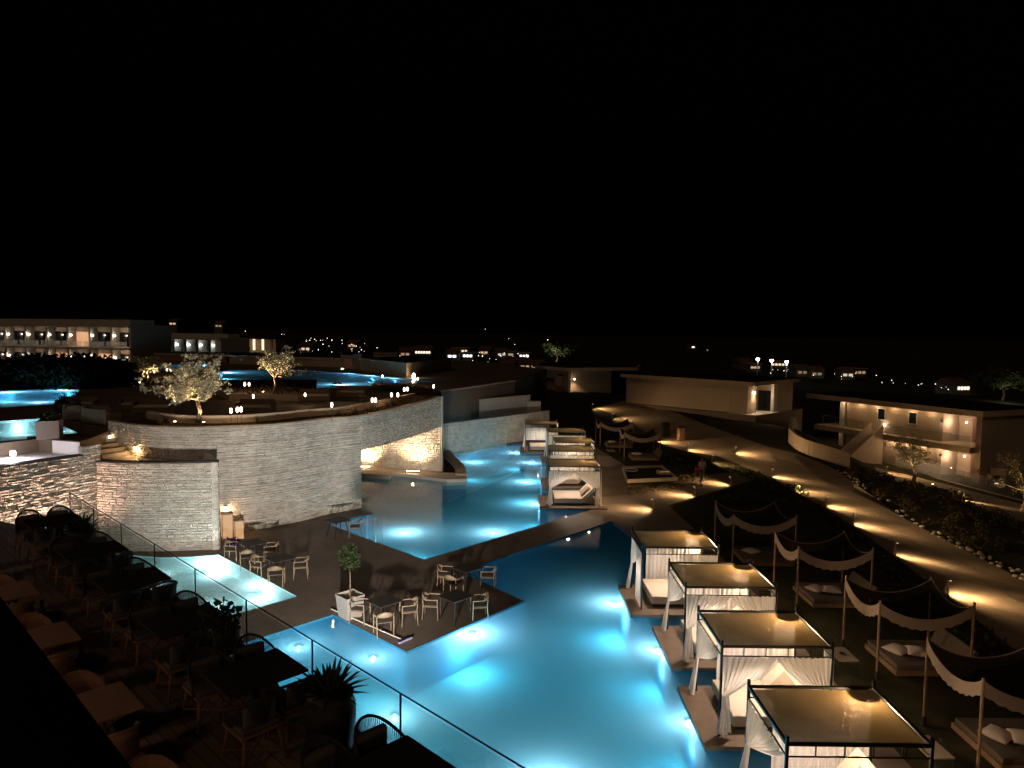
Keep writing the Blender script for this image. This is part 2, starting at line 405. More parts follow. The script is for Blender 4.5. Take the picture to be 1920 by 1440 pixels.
def basin(nm, poly, ztop, zbot, wmat, lining, wz=-0.06):
    n = len(poly); b = MB()
    b.add([(p[0],p[1],ztop) for p in poly] + [(p[0],p[1],zbot) for p in poly], [(i,(i+1)%n,n+(i+1)%n,n+i) for i in range(n)])
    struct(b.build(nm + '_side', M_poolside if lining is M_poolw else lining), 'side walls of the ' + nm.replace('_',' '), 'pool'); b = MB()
    v, f = fill(poly); b.add([(q[0],q[1],zbot) for q in v], f)
    o = struct(b.build(nm + '_basin', lining), 'lining of the ' + nm.replace('_',' '), 'pool')
    b = MB(); b.add([(q[0],q[1],ztop+wz) for q in v], f)
    wt = b.build(nm + '_water', wmat); wt['kind'] = 'structure'; wt['label'] = 'lit water of the ' + nm.replace('_',' '); wt['category'] = 'water'
basin('curved_pool', pool_up, -.002, -1.35, M_water, M_poolw)
basin('large_pool', pool_lo, -.002, -1.35, M_water, M_poolw)
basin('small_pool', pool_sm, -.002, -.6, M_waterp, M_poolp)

# underwater lights: (pixel, pool depth, energy)
proto_ul = None
def under(px, py, z, col, e, label, zs=-.55, big=.11, wl=None):
    global proto_ul
    base = 0 if wl is None else wl
    zl = -.13; p = P(px, py, base + zl)
    if proto_ul is None:
        proto_ul = thing('underwater_light', label, 'pool light', (p.x, p.y, base+zl), 0, 'round lights under the water')
        MB().lathe([(.10,-.05),(.12,0),(.09,.02)], 16).build('housing', M_steel, proto_ul)
        MB().ball((0,0,.03), .08, 8, (1,1,.5)).build('lens', emis('pool_lamp_lens', (.75,.95,1.0), 4), proto_ul, sm=True)
    else: dup(proto_ul, (p.x, p.y, base+zl), 0, label)
    point((p.x, p.y-.1, base-.34), col, e*(.05 if ('walkway' in label or 'deck corner' in label) else .32), .12)
    point((p.x, p.y-.1, base-(.50 if zs > -.5 else .70)), col, e*(.7 if zs > -.5 else .95), .3)
EU = 150
UB = (.72,.93,1.0); UP_ = (.88,1.0,.98)
for px, py, e, lb in [(885,1190,1.3,'bright underwater light beside the dark dining platform in the large pool'),
    (1152,1133,1.0,'underwater light below the farthest of the four near cabanas'),
    (1234,1220,1.0,'underwater light below the second of the four near cabanas'),
    (1293,1356,1.0,'underwater light below the third of the four near cabanas'),
    (1030,1470,.9,'underwater light in the large pool at the bottom edge of the photo'),
    ]:
    under(px, py, 0, UB, EU*e, lb, -.75)
for px, py, e, lb in [(897,838,.8,'underwater light at the far curved rim of the curved pool'),(966,850,.9,'underwater light below the farthest white cabana'),
    (995,869,.9,'underwater light below the second white cabana of the far row'),(886,868,.8,'underwater light beside the curved kerb of the curved pool'),
    (1008,946,1.2,'underwater light beside the platform of the nearest far-row cabana'),(985,905,.9,'underwater light in the middle of the curved pool'),
    (925,1000,1.3,'added underwater fill light near the walkway in the curved pool'),(760,1000,1.5,'added underwater fill light near the deck corner in the curved pool')]:  # walkway and deck corner lights added to brighten the dim near water
    under(px, py, 0, UB, EU*e, lb, -.7)
for px, py, e, lb in [(403,1054,1.1,'very bright light in the small pool beside the curved stone wall'),(487,1098,1.1,'very bright light in the small pool near its deck corner'),
    (300,1080,.35,'light in the small pool behind the glass railing'),(405,1135,.3,'light in the small pool nearest the restaurant terrace')]:
    under(px, py, 0, UP_, EU*e, lb, -.42)
for px, py, e, lb in [(560,1215,.45,'underwater light in the pale shallow corner of the large pool'),(700,1235,.35,'underwater light under the platform tip of the large pool'),(740,1345,.5,'underwater light behind the tall potted agave')]:
    under(px, py, 0, (.80,.98,1.0), EU*e, lb, -.75)
# wall lamp disc in the shallow corner
o = thing('pool_wall_lamp', 'small round lamp glowing in the wall of the pool corner beside the white planter', 'pool light', P(621,1166,-.25))
MB().ball((0,0,0), .085, 8, (1,.5,1.2)).build('lens', emis('pool_wall_lens', (1,.92,.8), 9), o, sm=True)
MB().lathe([(.10,-.03),(.11,-.01)], 14, (0,.05,0)).build('rim', M_steel, o)

# ---------------------------------------------------------------- stone walls made of separate laid blocks
def resample(path, n):
    L = [0.0]
    for i in range(len(path)-1): L.append(L[-1] + math.dist(path[i][:2], path[i+1][:2]))
    return L
def along(path, L, s):
    s = max(0, min(L[-1], s))
    for i in range(len(L)-1):
        if s <= L[i+1] or i == len(L)-2:
            t = (s - L[i]) / max(1e-9, L[i+1]-L[i]); a, b = path[i], path[i+1]
            d = Vector((b[0]-a[0], b[1]-a[1], 0)).normalized()
            return Vector((a[0]+(b[0]-a[0])*t, a[1]+(b[1]-a[1])*t, 0)), d
def stone_wall(mb, path, zf0, zf1, side=1, rh=.10, bl=(.16,.5), dep=.055, seed=1, back=True):
    """rows of rough blocks over the path; zf0/zf1 give bottom and top height along it; side: +1 faces right of travel"""
    rnd = random.Random(seed); L = resample(path, 0); tot = L[-1]
    zmin = min(zf0(s*tot/40) for s in range(41)); zmax = max(zf1(s*tot/40) for s in range(41))
    if back:
        n = max(2, int(tot/.8)); vs = []
        for i in range(n+1):
            s = tot*i/n; p, d = along(path, L, s); nn = Vector((d.y,-d.x,0))*side
            q = p - nn*.01; r = p - nn*.25
            vs += [(q.x,q.y,zf0(s)),(q.x,q.y,zf1(s)),(r.x,r.y,zf1(s)),(r.x,r.y,zf0(s))]
        fs = []
        for i in range(n):
            for k in range(4): fs.append((i*4+k, i*4+(k+1)%4, (i+1)*4+(k+1)%4, (i+1)*4+k))
        fs += [(0,1,2,3),(n*4+3,n*4+2,n*4+1,n*4)]
        mb.add(vs, fs)
    z = zmin
    while z < zmax - .01:
        h = rh * rnd.uniform(.65, 1.5)
        if zmax - z - h < .05: h = zmax - z
        s = 0.0
        while s < tot - .01:
            bw = rnd.uniform(*bl)
            if tot - s - bw < .1: bw = tot - s
            sm_ = s + bw/2; a0 = zf0(sm_); a1 = zf1(sm_)
            b0 = max(z, a0); b1 = min(z + h, a1)
            if b1 - b0 > .025:
                g = .008; dd = dep * rnd.uniform(.35, 1.0)
                if rnd.random() < .05: dd *= 1.5
                pa, da = along(path, L, s + g); pb, db = along(path, L, s + bw - g)
                na = Vector((da.y,-da.x,0))*side; nb = Vector((db.y,-db.x,0))*side
                j = lambda: rnd.uniform(-.018, .018)
                za, zb = b0 + g, b1 - g
                ia = [(*pa.xy, za), (*pb.xy, za), (*pb.xy, zb), (*pa.xy, zb)]
                oa = []
                for (p, nn, zz, sx) in ((pa, na, za, 1), (pb, nb, za, -1), (pb, nb, zb, -1), (pa, na, zb, 1)):
                    q = p + nn*(dd + j()*1.1); zc = zz + (.012 if zz == za else -.012) + j()*.5
                    t = Vector((-nn.y, nn.x, 0))*side
                    q = q + t*(sx*.012)
                    oa.append((q.x, q.y, max(b0+.002, min(b1-.002, zc))))
                mb.add(ia + oa, [(4,5,6,7),(0,1,5,4),(1,2,6,5),(2,3,7,6),(3,0,4,7)])
            s += bw
        z += h
    return mb

# drum: big curved stone wall with the garden lounge on top
DT = 4.7
drum_px = [(203,790,0),(250,797.5,0),(300,801,0),(375,802,0),(475,799,0),(560,791.7,0),(618,785,0),(677,780,0),(743,766.7,.04),(793,755,.07),(827,745,.12)]
dp = [P(a, b, DT + c) for a, b, c in drum_px]
drum = wob([(p.x, p.y) for p in dp], 6)
i_open = 7*6
DL = resample(drum, 0); s_open = DL[i_open]; s_tot = DL[-1]
ztop = lambda s: DT + (.12*smooth((s - s_open)/(s_tot - s_open)) if s > s_open else 0)
drum_wall = thing('curved_stone_wall', 'tall curved stone wall carrying the garden lounge, open underneath at its right end', 'wall', (dp[4].x, dp[4].y, 0))
b = MB(); stone_wall(b, drum[:i_open+1], lambda s: 0.0, lambda s: DT, 1, .088, (.14,.5), .06, 3); stone_wall(b, drum[i_open:], lambda s: 2.95, lambda s: ztop(s + s_open), 1, .088, (.14,.5), .06, 4); b.build('stone_face', M_stone, drum_wall, world=True)
b = MB()
for i in range(len(drum)-1):
    a, c = drum[i], drum[i+1]; d = Vector((c[0]-a[0], c[1]-a[1], 0)).normalized(); n = Vector((d.y,-d.x,0))
    za = ztop(DL[i]); zb = ztop(DL[i+1])
    q = [Vector((a[0],a[1],0))+n*.04, Vector((c[0],c[1],0))+n*.04, Vector((c[0],c[1],0))-n*.3, Vector((a[0],a[1],0))-n*.3]
    b.add([(q[0].x,q[0].y,za+.003),(q[1].x,q[1].y,zb+.003),(q[2].x,q[2].y,zb+.003),(q[3].x,q[3].y,za+.003)], [(0,1,2,3)])
    b.add([(q[0].x,q[0].y,za+.04),(q[1].x,q[1].y,zb+.04),(q[2].x,q[2].y,zb+.04),(q[3].x,q[3].y,za+.04)], [(0,1,2,3)])
    b.add([(q[0].x,q[0].y,za+.003),(q[1].x,q[1].y,zb+.003),(q[1].x,q[1].y,zb+.04),(q[0].x,q[0].y,za+.04)], [(0,1,2,3)])
b.build('coping', M_plaster, drum_wall, world=True)
# recess wall behind the opening, its tip meets the drum tip
tip = Vector((drum[-1][0], drum[-1][1], 0)); W1 = P(678,873,.15); W0 = P(600,868,.15)
dirw = (tip - W1); dirw.z = 0
recess = [(W0.x, W0.y), (W1.x, W1.y), (tip.x, tip.y)]
rw = thing('recess_stone_wall', 'warmly uplit stone wall inside the opening under the curved wall', 'wall', (W1.x, W1.y, 0))
b = MB(); stone_wall(b, recess, lambda s: -.3, lambda s: 2.94, 1, .12, (.14,.4), .075, 9); b.build('stone_face', M_stone, rw, world=True)
# end pillar face
dlast = Vector((drum[-1][0]-drum[-2][0], drum[-1][1]-drum[-2][1], 0)).normalized(); nl = Vector((dlast.y,-dlast.x,0))
b = MB(); t0 = tip + nl*.07; t1 = tip + nl*.07 + dlast*.22; t2 = tip - nl*.35 + dlast*.22; t3 = tip - nl*.35
b.prism([(t.x, t.y) for t in (t0, t1, t2, t3)], -.3, DT + .165); b.build('end_pier', M_plaster2, drum_wall, world=True)
# ledge at the foot of the recess wall and bench
led = PP([(560,866),(678,873),(826,886),(846,886),(876,893),(874,898),(838,899),(760,889),(678,881),(560,873)], .12)
o = MB().prism(led, -.5, .12).build('pool_ledge', M_plaster2); tag(o, 'pale ledge along the water at the foot of the uplit recess wall', 'ledge')
o = MB().prism(PP([(650,880),(735,887),(730,892),(650,886)], .18), -.3, .2).build('stone_bench', M_stepw); tag(o, 'low stone bench in the water in front of the uplit recess', 'bench')
for i, (px, lb) in enumerate([(683,'uplight on the recess wall behind the curved wall edge, partly hidden'),(775,'uplight on the middle of the recess wall, fully visible')]):
    q = P(px, 876+8*i, .14)
    t = thing('wall_uplight', lb, 'uplight', (q.x, q.y-.22, .14), 0, 'uplights on the recess wall')
    MB().box(-.45,.45,-.07,.07,0,.07).build('housing', M_black, t); MB().box(-.4,.4,-.05,.05,.07,.085).build('lens', emis('uplight_lens', (1,.72,.42), 30), t)
    for dx in (-.3, 0, .3): spot((q.x+dx, q.y-.26, .26), (q.x+dx, q.y+.16, 1.5), (1,.66,.38), 430, 120, .8, .05)
    point((q.x, q.y-.3, .5), (1,.68,.38), 25, .06)
# curved kerb round the pool bend
kb = curve_in[8:]
b = MB()
for i in range(len(kb)-1):
    a, c = Vector((*kb[i],0)), Vector((*kb[i+1],0)); d = (c-a).normalized(); n = Vector((-d.y,d.x,0))
    if n.x > 0: n = -n
    if i == 0: n0 = n
    wa = .55*smooth(i/6.0)+.12; wb = .55*smooth((i+1)/6.0)+.12
    vs = [a, c, c - Vector((wb,0.0,0)), a - Vector((wa,0.0,0))]
    b.add([(v.x,v.y,-.4) for v in vs] + [(v.x,v.y,.22) for v in vs], [(4,5,6,7),(0,1,5,4),(2,3,7,6)])
    if i == len(kb)-2: b.add([(v.x,v.y,-.4) for v in vs[1:3]] + [(v.x,v.y,.22) for v in vs[1:3]], [(0,1,3,2)])
tag(b.build('pool_kerb', M_plaster), 'raised kerb following the bend of the curved pool', 'kerb')
o = MB().prism(PP([(836,842),(846,850),(850,860),(860,872),(868,884),(834,886)]), 0.0, .05).build('kerb_planting_bed', M_soil); tag(o, 'dark soil bed between the kerb and the stone wall', 'planting bed')

# plateau carrying the upper terraces
ZP = 4.3
Uout = lambda l: PP(l, ZP)
U1 = Uout([(-70,736),(0,733.5),(60,731),(118,729),(150,731),(142,742),(125,757),(60,760.5),(0,764),(-70,767)])
U2 = Uout([(-70,795),(0,789.5),(80,784),(104,793),(146,811),(110,815.5),(51,819),(51,823),(0,828),(-70,834)])
U3 = Uout([(400,701),(430,694),(560,694),(667,700),(743,708),(822,715),(760,719),(713,717),(695,723),(594,728),(594,712),(500,712.5),(398,713)])
U4 = Uout([(236,684.5),(395,682.5),(380,694),(300,695),(240,696.5)])
dr_in = []
for i in range(0, i_open+1, 2):
    a = Vector((*drum[i],0)); c = Vector((*drum[min(i+1,len(drum)-1)],0)); d = (c-a).normalized(); n = Vector((d.y,-d.x,0)); q = a - n*.2; dr_in.append((q.x,q.y))
A_ = P(965,716,ZP)
lw0 = Vector((-16.7,28.6,0)); lw1 = Vector((-18.4,25.6,0)); lw2 = Vector((-22.5,18.4,0))
q = P(178,838,ZP)
pit = [(p[0],p[1]) for p in PP([(70,823),(153,846),(140,852)], ZP)]
stair_top = P(203,816,ZP); 
plat = dr_in + [(W0.x+.3, W0.y+.2), (W1.x, W1.y+.2), (tip.x-.1, tip.y+.25), P(812,738.5,ZP).xy[:], (A_.x, A_.y), (4,92), (-4,112), (-105,112), (-105,24), (-30.5,17.5), P(-60,842,ZP).xy[:], P(0,831,ZP).xy[:], P(72,823,ZP).xy[:], PD(151,842,29.0).xy[:], PD(166,827,29.6).xy[:]]
plat = [tuple(p) for p in plat]
b = MB(); n = len(plat); b.add([(p[0],p[1],ZP) for p in plat] + [(p[0],p[1],-1.0) for p in plat], [(i,(i+1)%n,n+(i+1)%n,n+i) for i in range(n)])
v, f = fill(plat, [U1,U2,U3,U4]); b.add([(q[0],q[1],ZP) for q in v], f)
struct(b.build('upper_terrace', M_deck), 'upper terrace level behind the curved stone wall', 'terrace')
wedge = [drum[i] for i in range(i_open, len(drum))]
wedge2 = []
for i in range(i_open, len(drum)):
    a = Vector((*drum[i],0)); c = Vector((*drum[min(i+1,len(drum)-1)],0)); d = (c-a).normalized() if (c-a).length > 0 else dlast; n_ = Vector((d.y,-d.x,0)); q = a - n_*.255; wedge2.append((q.x,q.y))
wedge2[-1] = (tip.x-.26, tip.y-.02)
pl2 = wedge2 + [(W1.x, W1.y+.196), (W0.x+.3, W0.y+.196), dr_in[-1]]
struct(MB().prism(pl2, 2.96, ZP-.003).build('terrace_overhang', M_plaster2), 'underside of the terrace over the recess', 'ceiling')
for nm, pl, e in (('far_left_upper_pool', U1, 1), ('near_left_upper_pool', U2, 1), ('garden_upper_pool', U3, 1), ('distant_upper_pool', U4, 1)):
    basin(nm, pl, ZP-.002, ZP-.75, M_waterp if nm.startswith('near') else M_waterfar, M_poolp if nm.startswith('near') else M_poolw)
for px, py, e, lb in [(18,737,1.1,'underwater light at the far edge of the far left upper pool'),(125,733,.9,'underwater light near the agave at the end of the far left upper pool'),
    (-30,755,.6,'underwater light of the far left upper pool at the photo edge'),(75,756,.4,'underwater light at the near rim of the far left upper pool')]:
    under(px, py, 0, UB, EU*e*3.2, lb, -.4, wl=ZP)
for px, py, e, lb in [(38,792,.8,'bright underwater light at the far edge of the near left upper pool'),(-20,815,.5,'underwater light of the near left upper pool at the photo edge'),(118,811,.25,'underwater light in the pointed end of the near left upper pool')]:
    under(px, py, 0, UP_, EU*e*.6, lb, -.4, wl=ZP)
for px, py, e, lb in [(475,695,1.3,'first underwater light along the far rim of the garden upper pool'),(527,695,1.3,'second underwater light along the far rim of the garden upper pool'),(571,696,1.2,'third underwater light along the far rim of the garden upper pool'),(614,698.5,1.2,'fourth underwater light along the far rim of the garden upper pool'),
    (658,701.5,1.1,'fifth underwater light along the far rim of the garden upper pool'),(699,705.5,1,'sixth underwater light along the far rim of the garden upper pool'),(741,710,1,'seventh underwater light along the far rim of the garden upper pool'),(785,713.5,.9,'last underwater light in the pointed tip of the garden upper pool'),
    (640,722,.7,'underwater light at the near rim of the garden upper pool'),(424,700,1.0,'underwater light behind the large olive tree')]:
    under(px, py, 0, UB, EU*e*8, lb, -.35, wl=ZP)
for px, py, e, lb in [(243,685.5,1.6,'underwater light of the distant pool beside the hotel wing'),(304,684.5,1.6,'underwater light in the middle of the distant pool'),(385,686,1.3,'underwater light at the right end of the distant pool')]:
    under(px, py, 0, UB, EU*e*6, lb, -.35, wl=ZP)

# ---------------------------------------------------------------- lower curved wall, left wall, court
def arc_pts(pxs, z): return wob([(p.x, p.y) for p in [P(a, b, z) for a, b in pxs]], 5)
cw = arc_pts([(181,866,),(230,868),(290,868.6),(350,868),(408,866.8)], 3.6)
cwt = thing('low_curved_stone_wall', 'pale curved stone wall standing behind the small bright pool', 'wall', (cw[10][0], cw[10][1], 0))
b = MB(); stone_wall(b, cw, lambda s: 0, lambda s: 3.6, 1, .088, (.13,.46), .05, 21); b.build('stone_face', M_stone, cwt, world=True)
e0 = Vector((*cw[-1],0)); dn = Vector((drum[20][0]-cw[-1][0], drum[20][1]-cw[-1][1], 0))
b = MB(); stone_wall(b, [cw[-1], (e0.x - 1.75, e0.y + 3.1)], lambda s: 0, lambda s: 3.6, 1, .115, (.16,.5), .04, 22); b.build('return_face', M_stone, cwt, world=True)
b = MB()
for i in range(len(cw)-1):
    a, c = cw[i], cw[i+1]; d = Vector((c[0]-a[0], c[1]-a[1], 0)).normalized(); n_ = Vector((d.y,-d.x,0))
    q = [Vector((*a,0))+n_*.07, Vector((*c,0))+n_*.07, Vector((*c,0))-n_*.3, Vector((*a,0))-n_*.3]
    b.add([(v_.x,v_.y,3.603) for v_ in q]+[(v_.x,v_.y,3.66) for v_ in q], [(0,1,2,3),(4,5,6,7),(0,1,5,4),(2,3,7,6)])
b.build('coping', M_black, cwt, world=True)
lw = [(lw2.x, lw2.y), (lw1.x, lw1.y), (lw0.x-.02, lw0.y)]
lwt = thing('left_stone_wall', 'rough stone wall glowing pink from below at the left photo edge', 'wall', (lw1.x, lw1.y, 0))
b = MB(); stone_wall(b, lw, lambda s: -.2, lambda s: 3.9, 1, .088, (.12,.42), .06, 31); b.build('stone_face', M_stone, lwt, world=True)
b = MB(); a = lw0; dd = (lw0 - lw1).normalized(); nn = Vector((dd.y,-dd.x,0))
q1 = lw0 - dd*.75
stone_wall(b, [(q1.x, q1.y), (lw0.x, lw0.y)], lambda s: 3.9, lambda s: 4.27, 1, .12, (.16,.4), .06, 33); b.build('raised_end', M_stone, lwt, world=True)
b = MB(); q2 = q1 + nn*.1; q3 = lw2 + nn*.1; q4 = lw2 - nn*.3; q5 = q1 - nn*.3
b.prism([(t.x,t.y) for t in (q3,q2,q5,q4)], 3.905, 3.95); b.build('coping', M_black, lwt, world=True)
# warm uplights at the foot of the left wall
for k, lb in enumerate(['uplight at the foot of the left stone wall near the photo edge','uplight at the foot of the left stone wall, second from the corner','uplight at the foot of the left stone wall beside the corner']):
    q = lw2 + (lw0-lw2)*((k+.62)/3.25) + nn*.75
    t = thing('ground_uplight', lb, 'uplight', (q.x, q.y, .0), 0, 'uplights at the foot of the left wall')
    MB().box(-.2,.2,-.06,.06,0,.08).build('housing', M_black, t); MB().box(-.16,.16,-.04,.04,.08,.09).build('lens', emis('uplight_lens', (1,.72,.42), 30), t)
    spot((q.x, q.y, .2), (q.x-nn.x*.6, q.y-nn.y*.6, 2.6), (1,.64,.48), 1250, 150, .9, .1)
# sunken light court behind the left wall
cp = PP([(70,822)], ZP) + [PD(151,842,28.95).xy[:]]; c3 = P(95,860,3.6)
court = thing('sunken_court', 'small sunken court with white marble panels and a bright lamp', 'court', (cp[0][0], cp[0][1], 3.5))
m_marble = mat('white_marble', (.78,.74,.76), .4, col2=(.9,.88,.9), scale=2.0)
b = MB(); a0 = Vector((*cp[0],0)); a1 = Vector((*cp[1],0)); b.add([(a0.x,a0.y-.03,3.70),(a1.x,a1.y-.03,3.70),(a1.x,a1.y-.03,4.27),(a0.x,a0.y-.03,4.27)], [(0,1,2,3)]); b.build('marble_panel', m_marble, court, world=True, solid=.02)
cl = PP([(-60,842),(0,829.5),(70,822.5)], ZP)
b = MB(); b.add([(cl[0][0],cl[0][1]-.03,3.45),(cl[1][0],cl[1][1]-.03,3.45),(cl[2][0],cl[2][1]-.03,3.45)]+[(cl[i][0],cl[i][1]-.03,4.27) for i in range(3)], [(0,1,4,3),(1,2,5,4)]); b.build('rendered_wall', M_plaster2, court, world=True, solid=.02)
fl = PP([(-60,845),(0,833),(70,824)], ZP) + [PD(151,842,28.85).xy[:]]; qa = (lw0 - dd*.8 - nn*.31); qb = lw2 - nn*.31
MB().prism([*fl, (qa.x,qa.y), (qb.x,qb.y)], 3.3, 3.76).build('floor_slab', m_marble, court, world=True)
q = PD(24,850,27.7)
MB().ball((q.x,q.y,q.z), .10, 8).build('court_lamp', emis('court_lamp', (1,.93,.9), 90), court, world=True, sm=True)
point((q.x, q.y-.12, q.z+.05), (1,.90,.92), 120, .1)
# upper stairs beside the drum
st = thing('stone_stairs', 'lit stone steps descending along the left end of the curved wall', 'stairs', (stair_top.x, stair_top.y, 0))
sd = Vector((drum[8][0]-drum[0][0], drum[8][1]-drum[0][1], 0)).normalized(); sn = Vector((sd.y,-sd.x,0))
base = Vector((*drum[0],0)) + sn*.06 - sd*.2
for k in range(10):
    z1 = ZP - .155*(k+1); a = base + sd*(.42*k); c = base + sd*(.42*(k+1)+ (.02 if k < 9 else .4)); wd = 1.75 if k < 4 else 1.25
    MB().prism([(a.x,a.y),(c.x,c.y),(c.x+sn.x*wd,c.y+sn.y*wd),(a.x+sn.x*wd,a.y+sn.y*wd)], z1-1.6, z1).build('step', M_stepw, st, world=True)
for px, py, zz, lb in [(212,816,4.05,'small wall lamp at the top of the stone steps'),(239,846,3.75,'small wall lamp lower down beside the stone steps'),(423,971,1.15,'small wall lamp above the two candle boxes')]:
    bd = 1e9
    for k in range(len(drum)-1):
        d_ = math.dist(drum[k], (P(px,py,zz).x, P(px,py,zz).y))
        if d_ < bd: bd = d_; kk = k
    a = Vector((*drum[kk],0)); sdl = Vector((drum[kk+1][0]-drum[kk][0], drum[kk+1][1]-drum[kk][1],0)).normalized(); snl = Vector((sdl.y,-sdl.x,0)); q = a + snl*.14
    # slide along to the right pixel column
    L_ = None
    for j in range(200):
        s_ = DL[max(0,kk-2)] + j*.02; pp, d2 = along(drum, DL, s_)
        vv = Vector((pp.x, pp.y, zz)) - Vector((0,0,CAMZ)); xx = HX + F*vv.dot(rgt)/vv.dot(fwd)
        if xx >= px: break
    nn2 = Vector((d2.y,-d2.x,0)); q = pp + nn2*.16
    t = thing('wall_lamp', lb, 'wall lamp', (q.x, q.y, zz), 0, 'small lamps on the curved wall')
    MB().ball((0,0,0), .055, 8).build('bulb', emis('warm_bulb', (1,.72,.42), 40), t, sm=True)
    MB().lathe([(.09,.07),(.03,.13)], 12).build('shade', M_black, t)
    q2 = pp + nn2*.22
    point((q2.x, q2.y, zz-.08), (1,.60,.26), 26 if zz < 2 else 22, .04)
for px, py, s_, h_, lb in [(415.5,1016,.42,1.05,'taller of two glowing box lanterns in the corner of the curved wall'),(438,1018,.36,.8,'shorter of two glowing box lanterns in the corner of the curved wall')]:
    q = P(px, py, 0)
    t = thing('box_lantern', lb, 'lantern', (q.x, q.y+.6, 0), .5, 'box lanterns by the curved wall')
    MB().box(-s_/2,s_/2,-s_/2,s_/2,.04,h_).build('glowing_panes', emis('lantern_pane', (1,.56,.26), .6), t)
    b = MB()
    for sx in (-1,1):
        for sy in (-1,1): b.box(sx*s_/2-.015+.0, sx*s_/2+.015, sy*s_/2-.015, sy*s_/2+.015, 0, h_+.05)
    b.box(-s_/2-.02,s_/2+.02,-s_/2-.02,s_/2+.02,h_+.005,h_+.05).build('frame', M_woodpale, t)

# stone wall, two terrace walls and cubicles right of the drum
def flat_wall(nm, label, p0, p1, z0, z1, m, th=.3, stone=False, seed=5):
    t = thing(nm, label, 'wall', (p0.x, p0.y, z0)); d = (p1-p0); d.z = 0; d.normalize(); n_ = Vector((d.y,-d.x,0))
    b = MB()
    if stone: stone_wall(b, [(p0.x,p0.y),(p1.x,p1.y)], lambda s: z0, lambda s: z1, 1, .13, (.2,.55), .05, seed); b.build('stone_face', M_stone, t, world=True)
    else:
        a, c = p0, p1; b.prism([(a.x,a.y),(c.x,c.y),(c.x-n_.x*th,c.y-n_.y*th),(a.x-n_.x*th,a.y-n_.y*th)], z0, z1); b.build('wall_face', m, t, world=True)
    q = [p0+n_*.08-d*.05, p1+n_*.08+d*.03, p1-n_*(th+.05)+d*.03, p0-n_*(th+.05)-d*.05]
    MB().prism([(v.x,v.y) for v in q], z1+.003, z1+.06).build('coping', M_plaster2, t, world=True)
    return t
flat_wall('pool_stone_wall', 'teal tinted stone wall at the far end of the curved pool', P(820,797.5,2.2), P(1030,771,2.2), -.3, 2.2, None, stone=True)
flat_wall('terrace_retaining_wall', 'lower of two long plain terrace walls right of the curved wall', P(815,757,3.2), P(994,741.5,3.2), -.5, 3.2, M_plaster2)
flat_wall('terrace_retaining_wall', 'upper of two long plain terrace walls right of the curved wall', P(815,737.5,ZP), P(966,715.5,ZP), -.5, ZP+.05, M_plaster2)
tb = PP([(812,742),(970,719),(1000,742),(812,758)], 3.15)
for i, (px, lb) in enumerate([(970,'left of two small white shower cubicles behind the stone wall'),(1000,'right of two small white shower cubicles behind the stone wall')]):
    q = P(px, 776, 1.5); t = thing('shower_cubicle', lb, 'cubicle', (q.x, q.y, .8), .25, 'shower cubicles')
    MB().box(-.75,.55,-.5,.5,0,1.9).build('cubicle_wall', M_plaster2, t); MB().box(.552,.60,-.42,.42,.05,1.8).build('door', mat('brown_door', (.11,.05,.03), .6), t)

# ---------------------------------------------------------------- planter garden on top of the drum
def off(path, dist, i0=0, i1=None):
    out = []
    for i in range(i0, len(path) if i1 is None else i1):
        a = Vector((*path[max(0,i-1)],0)); c = Vector((*path[min(i+1,len(path)-1)],0)); d = (c-a).normalized(); n_ = Vector((d.y,-d.x,0)); q = Vector((*path[i],0)) - n_*dist; out.append((q.x,q.y))
    return out
o1 = off(drum, .32, 0); o2 = off(drum, 1.75, 0)
soil = o1 + o2[::-1]
b = MB()
for i in range(len(o1)-1): b.add([(*o1[i],4.62),(*o1[i+1],4.62),(*o2[i+1],4.66),(*o2[i],4.66)], [(0,1,2,3)])
tag(b.build('planting_soil', M_soil), 'soil of the planting strip on top of the curved wall', 'soil', kind='structure')
b = MB(); o3 = off(drum, 2.0)
for i in range(len(o2)-1):
    v4 = [o2[i], o2[i+1], o3[i+1], o3[i]]
    b.add([(*p,4.31) for p in v4]+[(*p,5.02) for p in v4], [(0,1,5,4),(2,3,7,6),(4,5,6,7)])
tag(b.build('planter_wall', M_plaster), 'low rendered wall curving behind the planting strip on the curved wall', 'wall')
# raised middle planter wall and dark box (left of the garden pool)
q0 = P(462,739,4.75); q1_ = P(560,733,4.75)
cen = PP([(395,735),(455,738),(540,736),(600,741),(560,752),(430,750)], ZP)
MBp = MB().prism(cen, ZP+.004, 4.72).build('middle_planter', M_plaster); tag(MBp, 'low planter bed round the slender olive tree', 'planter')
hb = PP([(425,714),(594,713.5),(594,729.5),(425,731)], ZP)
o = MB().prism(hb, ZP+.004, ZP+.07).build('service_block', M_black); tag(o, 'low dark stone platform beside the garden upper pool', 'block')
# ---------------------------------------------------------------- restaurant terrace (its own axes: r along the railing, n inward)
TO = Vector((-11.03, 17.45, 0)); TR = Vector((.712,-.702,0)); TN = Vector((-.702,-.712,0)); TZ = 3.8
def T(r, n, z=0.0): p = TO + TR*r + TN*n; return Vector((p.x, p.y, TZ + z))
TANG = math.atan2(TR.y, TR.x)
ep = [T(0,0), T(23,0), T(23,9), T(-.6,9)]
slab = [(p.x,p.y) for p in [T(0,-.12), T(23,-.12), T(23,6.2), T(-3,14), T(-3.2,1.2)]]
struct(MB().prism(slab, TZ-.35, TZ).build('terrace_floor', M_board), 'dark boarded floor of the restaurant terrace', 'terrace')
blk = [(p.x,p.y) for p in [T(.5,.9), T(23,.9), T(23,6.1), T(.5,6.1)]]
hb_ = thing('hotel_building', 'dark hotel block under and behind the restaurant terrace with a black parapet', 'building', T(8,5,-3.8))
MB().prism(blk, -1.0, TZ-.36).build('lower_wall', M_plaster, hb_, world=True)
